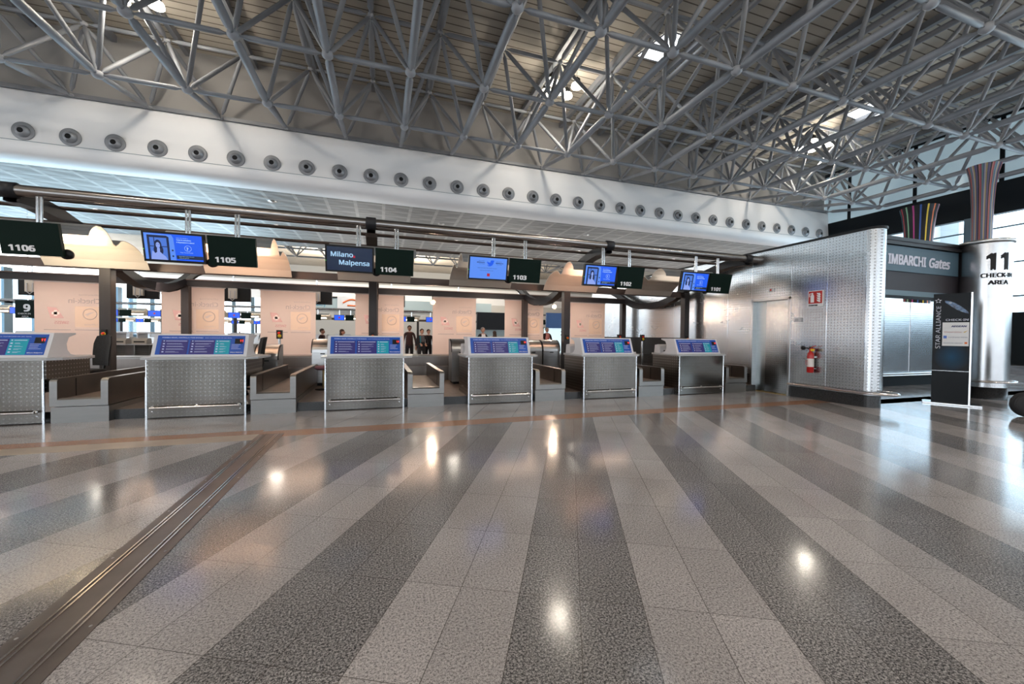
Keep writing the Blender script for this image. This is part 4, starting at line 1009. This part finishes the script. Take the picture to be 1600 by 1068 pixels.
# office chairs
def chair(x, y, ang, lab, hb=.62):
    r = empty('office_chair', (x, y, PLAT_Z), (0,0,ang)); tag(r, lab, 'chair')
    seat = MB()
    for k in range(1): seat.box(-.25,.25,-.25,.25,.55,.64)
    build(seat, 'seat', M_FAB, r, bev=.04)
    mb = MB(); rows = 8; cols = 6; vs = []
    for s_ in (0, 1):
        for i in range(rows+1):
            v = i/rows
            for j in range(cols+1):
                u = j/cols*2-1; wdt = .24*(1-.55*max(0, v-.75)**1.2*2.2) * (1-.12*(1-v))
                yy = .27+.07*v*v-.05*(1-abs(u)**2)*(-1)+.0+(.07 if s_ else 0)*(1-.6*u*u)
                vs.append((u*wdt, yy, .70+hb*v-.03*(u*u)*v))
    nn = (rows+1)*(cols+1)
    for i in range(rows):
        for j in range(cols):
            a = i*(cols+1)+j; q = (a, a+1, a+cols+2, a+cols+1); mb.add([vs[t] for t in q], [(0,1,2,3)], 0, True); mb.add([vs[nn+t] for t in q], [(3,2,1,0)], 0, True)
    for i in range(rows):
        for j in (0, cols):
            a = i*(cols+1)+j; b = a+cols+1; mb.add([vs[a], vs[b], vs[nn+b], vs[nn+a]], [(0,1,2,3)], 0, True)
    for j in range(cols):
        for i in (0, rows):
            a = i*(cols+1)+j; mb.add([vs[a], vs[a+1], vs[nn+a+1], vs[nn+a]], [(0,1,2,3)], 0, True)
    build(mb, 'backrest', M_FAB, r)
    build(MB().tube([(0,.1,.55),(0,.33,.56),(0,.37,.80)], .025, 8), 'back_support', M_BLACK, r)
    build(MB().tube([(0,0,.14),(0,0,.55)], .035, 10), 'gas_lift', M_STEEL, r)
    for k in range(5):
        t = 2*PI*k/5; lg_ = build(MB().tube([(0,0,.13),(.3*math.cos(t),.3*math.sin(t),.09)], [.03,.02], 8), 'leg', M_BLACK, r)
        build(MB().sphere((.3*math.cos(t),.3*math.sin(t),.04), .038, seg=8, rings=6), 'castor', M_RUB, lg_)
chair(-6.02, 10.9, math.radians(-28), 'black fabric office chair with a tall rounded back beside the 1106 desk', .68)
chair(-3.08, 10.95, math.radians(-68), 'black fabric office chair partly hidden behind the 1105 desk information case', .66)
st = empty('padded_stool', (-1.42, 11.3, PLAT_Z)); tag(st, 'low stool with a mauve cushion squeezed left of the 1104 desk', 'stool')
build(MB().lathe([(0,.62),(.18,.62),(.22,.59),(.22,.55),(.17,.52),(0,.52)], seg=20), 'cushion', mat('mauve cushion', (.16,.07,.10), .9), st)
build(MB().tube([(0,0,.03),(0,0,.52)], .03, 8), 'stem', M_GOLDTR, st); build(MB().lathe([(0,.04),(.2,.03),(.21,0),(0,0)], seg=16), 'base', M_BLACK, st)

# desks on the far side of the island, seen from behind
for k in range(6):
    x = -9.9+3.05*k
    r = empty('rear_check_in_desk', (x, 18.95, PLAT_Z)); tag(r, 'back of a far-side check-in desk with open shelves, %s from the left' % ordinal(k), 'check-in desk', 'far-side check-in desks')
    build(MB().box(0, 1.6, 1.2, 1.26, 0, .95), 'front_panel', M_STEEL, r)
    build(MB().box(-.05, 1.7, 0, 1.3, .93, .97), 'desktop', M_SLAB, r)
    for a_, b_ in ((0, 0), (.8, .2), (1.57, 0)): build(MB().box(a_,a_+.03,b_,1.2,0,.93), 'side_panel', M_DESKS, r)
    sh = build(MB().box(.05,1.5,.5,1.2,1.38,1.42).box(.05,.08,.5,1.2,.97,1.38).box(.75,.78,.5,1.2,.97,1.38).box(1.47,1.5,.3,1.2,.97,1.38), 'shelf_unit', M_WPLAS, r)
for k, (x, z) in enumerate(((-9.75,.97), (-9.1,.97), (-6.6,.97), (-.4,.97), (2.5,.97))):
    rr = empty('ticket_printer', (x, 19.0, PLAT_Z+.971))
    lab = 'beige ticket printer on a far-side desk, %s from the left' % ordinal(k)
    tag(rr, lab, 'printer', 'ticket printers on the far-side desks')
    build(MB().prism([(0,0),(0,.14),(.12,.22),(.34,.22),(.38,.1),(.38,0)], 'x', 0, .46), 'housing', mat('beige printer plastic %d' % k, (.42,.38,.33), .5), rr)
    build(MB().box(.06,.40,-.003,.01,.06,.11), 'paper_slot', M_BLACK, rr)
# litter bin like steel cylinder near the steel wall
bn = empty('steel_cylinder_bin', (8.56, 12.40, PLAT_Z)); tag(bn, 'shiny upright steel cylinder between the 1102 and 1101 desks', 'bin')
build(MB().lathe([(0,1.1),(.10,1.1),(.15,1.08),(.15,0),(0,0)], seg=24), 'shell', M_CHROME, bn)
pt = empty('seat_at_desk', (7.75, 10.9, PLAT_Z)); tag(pt, 'pale grey moulded chair between the 1102 and 1101 desks', 'chair')
build(MB().prism([(0,.42),(0,.47),(.38,.47),(.46,.95),(.50,.95),(.43,.42)], 'x', 0, .42), 'shell', M_WPLAS, pt); build(MB().box(.18,.24,.18,.24,0,.42), 'stem', M_STEEL, pt)

# items on the desks
for k in range(6):
    pr_ = empty('boarding_printer', (DX[k]+.25, 9.99, 1.162)); tag(pr_, 'white boarding pass printer at the back of the desk under the %s sign' % DN[k], 'printer', 'printers at the back of the front desks')
    build(MB().prism([(0,0),(.02,.20),(.10,.26),(.25,.24),(.28,0)], 'x', -.22, .28), 'housing', M_WPLAS, pr_); build(MB().box(-.1,.2,-.003,.0,.05,.08), 'slot', M_BLACK, pr_)

# ------------------------------------------------------------------ second island and far hall
def far_island(Y, name, n0, n1, lits):
    r = empty('far_canopy', (0, Y, 0)); tag(r, '%s check-in canopy pipe with slim poles, seen through the gaps' % name, 'canopy')
    build(MB().tube([(-46,0,4.1),(38,0,4.1)], .105, 8), 'pipe', M_PIPE, r); build(MB().box(-46,38,2.75,2.9,3.1,3.33), 'beam', M_BEAM, r)
    for x in range(-44, 38, 6): build(MB().box(x-.12,x+.12,2.66,2.9,0,3.2), 'column', M_COLM, r)
    desks = MB()
    tvm = MB().box(0,.97,-.05,.05,-.56,0).mesh('bezel', M_BLACK); scm = MB().box(.03,.94,-.06,-.05,-.53,-.03).mesh('screen', M_SCB); sgm = MB().box(0,.8,-.05,.05,-.57,0).mesh('panel', M_GREEN)
    rfm = MB(); 
    for i in range(len(SPR)-1):
        (ya, za), (yb, zb) = SPR[i], SPR[i+1]; rfm.add([(0,ya-11.9,za-3.1),(1.93,ya-11.9,za-3.1),(1.93,yb-11.9,zb-3.1),(0,yb-11.9,zb-3.1)], [(0,1,2,3)], 0, True)
    rfm = rfm.mesh('reflector_sheet', M_ENAM); pm = MB().tube([(.5,.1,-.1),(.5,.1,.48)], .04, 6).mesh('mounting_pole', M_CHROME)
    sq = MB().box(.42,.56,-.065,-.06,-.35,-.2).mesh('logo_square', M_SCR)
    for i, x in enumerate([n0+3.05*k for k in range(n1)]):
        w = '%s of the %s row from the left' % (ordinal(i), name.split()[0])
        t_ = empty('hanging_monitor', (x, Y-.2, 3.52)); tag(t_, 'small distant blue monitor, %s' % w, 'monitor', 'monitors of the %s' % name)
        link('bezel', tvm, t_); link('screen', scm, t_); link('mounting_pole', pm, t_); link('logo_square', sq, t_)
        s_ = empty('desk_number_sign', (x+1.05, Y-.2, 3.52)); tag(s_, 'small distant dark green number sign, %s' % w, 'sign', 'signs of the %s' % name); link('panel', sgm, s_); link('mounting_pole', pm, s_)
        f_ = empty('lamp_reflector', (x+.6, Y+2.5, 3.1)); tag(f_, 'small distant curved lamp reflector, %s' % w, 'lamp reflector', 'reflectors of the %s' % name); link('reflector_sheet', rfm, f_)
        link('glow_tube', GT, f_)
        dk = empty('check_in_desk', (x, Y, 0)); tag(dk, 'small distant steel check-in desk, %s' % w, 'check-in desk', 'desks of the %s' % name)
        link('body', DKM, dk); link('information_case', DKC, dk)
        if i % 2 == 0: area('far_reflector_light', (x+1.5, Y+.9, 3.2), (0,.3,1), 1.6, 18, (1,.8,.6), .1)
DKM = MB().box(0,1.6,0,1.1,0,1.12).mesh('body', M_STEEL); DKC = MB().prism([(.1,1.12),(.25,1.58),(.6,1.58),(.7,1.12)], 'x', .03, 1.57).mesh('information_case', M_WPLAS)
GT = MB().tube([(.3,-1.62,.10),(1.6,-1.62,.10)], .06, 6).mesh('glow_tube', mat('glowing reflector tube', (1,1,1), .5, emit=(1,.82,.6), es=5))
far_island(44, 'second island', -32, 19, True)
far_island(74, 'third island', -44, 22, True)
# sign 9
s9 = empty('area_nine_sign', (-21.6, 34, 3.4)); tag(s9, 'square dark green hanging sign with a white 9 at the far left', 'sign')
build(MB().box(-.6,.6,-.05,.05,-1.0,.15), 'panel', M_GREEN, s9); lettering('9', .75, M_WTXT, s9, (-.2,-.06,-.55), bold=.02); lettering('CHECK-IN', .17, M_WTXT, s9, (-.46,-.06,-.76)); lettering('AREA', .17, M_WTXT, s9, (-.28,-.06,-.94))
build(MB().tube([(0,0,.15),(0,0,7.1)], .02, 6), 'hanger', M_CHROME, s9)
# far hall shell
struct(build(MB().box(-50, 60, 45.5, 108, 17.6, 17.8), 'ceiling', M_DECK))
struct(build(MB().box(-50, 60, 45.5, 45.7, 10.5, 17.6), 'wall_front', M_BACKW))
struct(build(MB().box(60, 60.3, 26, 108, 0, 17.6), 'wall_right', M_FARW))
struct(build(MB().box(41, 60, 27.5, 28.5, 0, 17.6), 'wall_front', M_FARW))
struct(build(MB().box(-24, 60, 104, 104.3, 0, 9.8), 'wall_back', M_FARS))
struct(build(MB().box(-50, 60, 103.8, 104.3, 9.6, 13.8), 'wall_back', M_WHITE))
struct(build(MB().box(-50, 60, 104.3, 104.6, 13.8, 17.6), 'wall_back', M_FARW))
w3 = empty('window_3', (-50, 104, 0)); struct(w3)
mb = MB()
for k in range(8): mb.box(k*3.7-.35, k*3.7+.35, 0, .3, 0, 9.6)
mb.box(0,26,0,.3,0,.9).box(0,26,0,.3,5.2,5.5).box(0,26,0,.3,7.4,7.6)
build(mb, 'window_frame', M_MULL, w3); build(MB().box(0,26,.1,.14,0,9.6), 'pane', M_GLASS, w3)
w4 = empty('window_4', (-50, 30, 0)); struct(w4)
mb = MB()
for k in range(16): mb.box(0,.3,k*5-.7, k*5+.7, 0, 10.4)
mb.box(0,.3,0,75,0,1.0).box(0,.3,0,75,5.4,5.7)
build(mb, 'window_frame', M_MULL, w4); build(MB().box(.1,.14,0,75,0,10.4), 'pane', M_GLASSB, w4)
# far roof truss
ft = empty('far_space_frame', (0, 60, 13)); tag(ft, 'distant tubular roof truss glimpsed between the reflectors and beams', 'roof truss')
mb = MB()
for j in range(4):
    y = -12+6*j
    for i in range(-6, 9):
        x = i*4.0; a = (x,y,0); mb.tube([a,(x+4,y,0)], .12, 5, cap=False)
        for du in (-2, 2):
            for dv in (-3, 3): mb.tube([a,(x+du,y+dv,3.4)], .10, 5, cap=False)
        mb.tube([(x+2,y+3,3.4),(x+6,y+3,3.4)], .10, 5, cap=False)
        if j < 3: mb.tube([a,(x,y+6,0)], .15, 5, cap=False)
stuff(build(mb, 'tube', M_TUBE, ft))
# shop fascia
sf = empty('shop_fascia', (-12, 66, 5.3)); tag(sf, 'pale bakery shop fascia with blue lettering, seen left of the 1104 desk', 'shop sign')
build(MB().box(0, 30, 0, .3, 0, 1.7), 'fascia_board', M_SHOP, sf); build(MB().box(0, 30, .3, .5, -5.3, 1.7), 'shop_wall', M_FARS, sf); build(MB().box(0,5.6,-.1,.3,1.7,1.95), 'dark_trim', M_BLACK, sf)
lettering('LECTIONS & Bakery', 1.0, M_SHTX, sf, (-.6,-.02,.5), bold=.01, sx=.62)
build(MB().box(5.6,9.4,-.2,0,-.05,2.0), 'logo_box', M_WTXT, sf)
lg2 = MB(); up2 = [(6.4+2.6*i/12, 1.0+.55*math.sin(PI*i/12)) for i in range(13)]
lg2.tube([(x,-.22,z) for x, z in up2]+[(8.9,-.22,.75),(8,-.22,.6),(7,-.22,.65)], .12, 6); build(lg2, 'swirl_logo', M_ORNG, sf)
s2 = empty('lit_shop_sign', (11.5, 65.69, 5.35)); tag(s2, 'bright white lit shop sign left of the glaring spotlight', 'shop sign')
build(MB().box(0,3.2,0,.305,0,1.1), 'light_box', mat('lit sign box', (1,1,1), .5, emit=(.9,.92,1), es=1.3), s2)
s3 = empty('dark_shop_front', (16, 40, 0)); tag(s3, 'dark shop front bulkhead seen between banners behind the 1103 desk', 'shop front')
build(MB().box(-6.6,-1.6,0,.3,2.2,4.0), 'bulkhead', M_DARKP, s3); build(MB().box(-6.6,-1.6,.5,.8,0,2.2), 'counter_wall', M_SHOP, s3)
s4 = empty('blue_shop_front', (15.5, 36, 0)); tag(s4, 'blue fronted bright kiosk seen behind the bearded man', 'shop front')
build(MB().box(0,2.9,0,.3,2.4,3.9), 'fascia_board', mat('kiosk blue', (.05,.13,.33), .5), s4)
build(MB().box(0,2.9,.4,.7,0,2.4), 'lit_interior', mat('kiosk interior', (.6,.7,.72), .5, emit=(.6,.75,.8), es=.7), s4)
lettering('2|5', .7, MATS['navy print'], s4, (1.7,.39,1.7), bold=.02)

# ------------------------------------------------------------------ people
def person(x, y, zf, ang, H, top, legs, hair, lab, shirt=None, arm='down', hairlen=0):
    r = empty('person', (x, y, zf), (0,0,ang)); tag(r, lab, 'person')
    s = H/1.75
    J = {'pelvis': (0,0,.93,.145), 'waist': (0,0,1.08,.125), 'chest': (0,.0,1.28,.15), 'neckb': (0,0,1.44,.085), 'neck': (0,-.01,1.50,.055), 'head': (0,-.02,1.62,.085)}
    E = [('pelvis','waist'),('waist','chest'),('chest','neckb'),('neckb','neck')]
    for sd, sg in (('l', 1), ('r', -1)):
        J.update({'sh'+sd: (.17*sg,0,1.40,.06), 'hip'+sd: (.09*sg,0,.88,.095), 'kn'+sd: (.10*sg,-.01,.49,.062), 'an'+sd: (.10*sg,.02,.09,.042), 'to'+sd: (.12*sg,-.13,.04,.035)})
        if arm == 'fold': J.update({'el'+sd: (.25*sg,-.02,1.12,.045), 'wr'+sd: (.10*sg,-.24,1.10,.032)})
        else: J.update({'el'+sd: (.25*sg,.02,1.12,.045), 'wr'+sd: (.27*sg,-.06,.88,.032)})
        E += [('neckb','sh'+sd),('sh'+sd,'el'+sd),('el'+sd,'wr'+sd),('pelvis','hip'+sd),('hip'+sd,'kn'+sd),('kn'+sd,'an'+sd),('an'+sd,'to'+sd)]
    J.pop('head')
    hp = []
    for sd, sg in (('l', 1), ('r', -1)):
        wx, wy, wz, _ = J['wr'+sd]; d = Vector((0,-.6,-.4)).normalized() if arm == 'fold' else Vector((.03*sg,-.15,-1)).normalized()
        J['pa'+sd] = (wx+d.x*.07, wy+d.y*.07, wz+d.z*.07, .030); E.append(('wr'+sd, 'pa'+sd))
        for f, (ox, ln) in enumerate(((-.028,.07),(-.010,.082),(.010,.078),(.028,.062))):
            k = 'f%s%d' % (sd, f); J[k+'a'] = (wx+d.x*.10+ox, wy+d.y*.10, wz+d.z*.10, .0095); J[k+'b'] = (wx+d.x*(.10+ln*.6)+ox, wy+d.y*(.10+ln*.6)-.012, wz+d.z*(.10+ln*.6), .0085); J[k+'c'] = (wx+d.x*(.10+ln)+ox, wy+d.y*(.10+ln)-.03, wz+d.z*(.10+ln), .007)
            E += [('pa'+sd, k+'a'), (k+'a', k+'b'), (k+'b', k+'c')]
        k = 't'+sd; J[k+'a'] = (wx-.035*sg, wy+d.y*.05-.015, wz+d.z*.05, .011); J[k+'b'] = (wx-.05*sg, wy+d.y*.085-.03, wz+d.z*.085, .009); E += [('pa'+sd, k+'a'), (k+'a', k+'b')]
    names = list(J); idx = {k: i for i, k in enumerate(names)}
    me = bpy.data.meshes.new('body'); me.from_pydata([tuple(c*s for c in J[k][:3]) for k in names], [(idx[a], idx[b]) for a, b in E], [])
    me.update(); ob = bpy.data.objects.new('body', me); COL.objects.link(ob)
    md = ob.modifiers.new('skin', 'SKIN'); md.use_smooth_shade = True
    for k in names:
        sv = me.skin_vertices[0].data[idx[k]]; rr = J[k][3]*s
        sv.radius = (rr*(1.15 if k in ('pelvis','waist','chest') else 1), rr*(.8 if k in ('pelvis','waist','chest') else 1)); sv.use_root = (k == 'pelvis')
    sb = ob.modifiers.new('sub', 'SUBSURF'); sb.levels = 1; sb.render_levels = 1
    dg = bpy.context.evaluated_depsgraph_get(); bm_ = bpy.data.meshes.new_from_object(ob.evaluated_get(dg)); bpy.data.objects.remove(ob)
    for m_ in (M_SKIN, top, legs, M_BLACK, shirt or top): bm_.materials.append(m_)
    for p in bm_.polygons:
        c = p.center/s; p.use_smooth = True
        hand = (abs(c.x) > .2 and c.z < .90) if arm == 'down' else (c.y < -.22 and c.z > .9)
        mi = 0 if (c.z > 1.465 or hand) else (1 if c.z > .92 else (2 if c.z > .1 else 3))
        if mi == 1 and abs(c.x) < .05+max(0, c.z-1.15)*.12 and c.y < -.05 and c.z > 1.08 and not hand: mi = 4
        p.material_index = mi
    bo = link('body', bm_, r)
    hd = MB(); vs = []; seg, rg = 20, 16; fs = []
    for i in range(rg+1):
        ph = PI*i/rg
        for k in range(seg):
            t = 2*PI*k/seg; X = .077*math.sin(ph)*math.cos(t); Y = .095*math.sin(ph)*math.sin(t); Z = .118*math.cos(ph)
            if Z < 0: X *= 1+Z*2.2; Y = Y*(1+Z*1.5)-(.012 if Y < 0 else 0)
            a = math.atan2(X, -Y)
            if abs(a) < .22 and -.05 < Z < .02 and Y < 0: Y -= .022*(1-abs(a)/.22)*(.6+(.02-Z)*6)   # nose
            if .25 < abs(a) < .62 and .0 < Z < .03 and Y < 0: Y += .008                          # eye sockets
            if abs(a) < .35 and -.075 < Z < -.06 and Y < 0: Y -= .006
            vs.append((X*s, (Y-.015)*s, (Z+1.625)*s))
    for i in range(rg):
        for k in range(seg): k2 = (k+1) % seg; fs.append((i*seg+k, (i+1)*seg+k, (i+1)*seg+k2, i*seg+k2))
    hd.add(vs, fs, 0, True)
    for sg in (-1, 1):
        hd.sphere((.078*sg*s, -.005*s, 1.615*s), .022*s, 0, 8, 6, (.45,.8,1.3)); hd.sphere((.030*sg*s, -.098*s, 1.635*s), .010*s, 1, 8, 6, (1,.5,.6))
    hd.sphere((0,-.103*s,1.560*s), .018*s, 2, 8, 6, (1,.3,.25))
    build(hd, 'head', [M_SKIN, M_BLACK, M_CLP], r)
    hm = MB().sphere((0,.005*s,1.66*s), .098*s, 0, 16, 10, (.92,1.05,.98))
    hv = [v for v in hm.v]; hm.v = [(x_, (y_ if not (z_ < 1.655*s and y_ < -.01*s) else -.01*s), z_) for x_, y_, z_ in hv]
    if hairlen: hm.sphere((0,.045*s,(1.62-hairlen*.4)*s), .10*s, 0, 12, 10, (.95,.6,1+hairlen*4))
    build(hm, 'hair', hair, r)
    return r
person(1.62, 17.0, PLAT_Z, .15, 1.70, M_CLB, M_CLB, M_HAIR, 'woman in a black jacket with teal scarf facing us, beside the glaring left spotlight', M_CLG, 'fold')
build(MB().tube([(-.10,-.12,.98+.42),(-.09,-.17,1.2),(-.10,-.16,.95)], .025, 6), 'scarf', M_CLT, bpy.data.objects['person'])
person(1.18, 18.0, PLAT_Z, -.1, 1.85, M_CLR, M_CLB, M_HAIR, 'tall man in a dark brown coat standing left behind the woman with teal scarf', None, 'down')
person(2.05, 18.4, PLAT_Z, .2, 1.70, M_CLB, M_CLB, M_HAIR, 'dark clothed person right behind the woman with teal scarf, partly hidden by the banner', None, 'down')
person(-1.52, 17.5, PLAT_Z, 1.4, 1.64, M_CLB, M_CLB, M_HAIR, 'dark haired woman in profile above the 1104 desk information case', None, 'down', .25)
person(-2.35, 18.2, PLAT_Z, 1.2, 1.66, M_CLR, M_CLB, M_HAIR, 'person in dark red seen just right of the banner above the stool', None, 'down')
person(4.18, 16.7, PLAT_Z, .2, 1.80, M_CLB, M_CLB, M_HAIRG, 'grey haired man in a black suit and white shirt above the 1103 desk', M_CLW, 'down')
person(4.88, 17.3, PLAT_Z, PI, 1.66, M_CLR, M_CLB, M_HAIR, 'long haired person seen from behind next to the man in the black suit', None, 'down', .3)
person(7.8, 18.1, PLAT_Z, .1, 1.88, M_CLR, M_CLB, M_HAIRG, 'grey haired man in a dark jacket and pink shirt near the right spotlight', M_CLP, 'fold')
cc = empty('service_counter', (6.6, 18.9, 0)); 
bpy.data.objects.remove(cc)
# more travellers far back
k = 0
for x, y, m1 in ((-13,52,M_CLB),(-17.5,60,M_CLG),(-9.5,58,M_CLB),(-12.2,50,M_CLR)):
    person(x, y, 0, .8*k, 1.75, m1, M_CLB, M_HAIR, 'tiny distant traveller in the far hall seen above the 1105 desk, %s from the left' % ordinal([1,0,3,2][k]), None, 'down'); k += 1
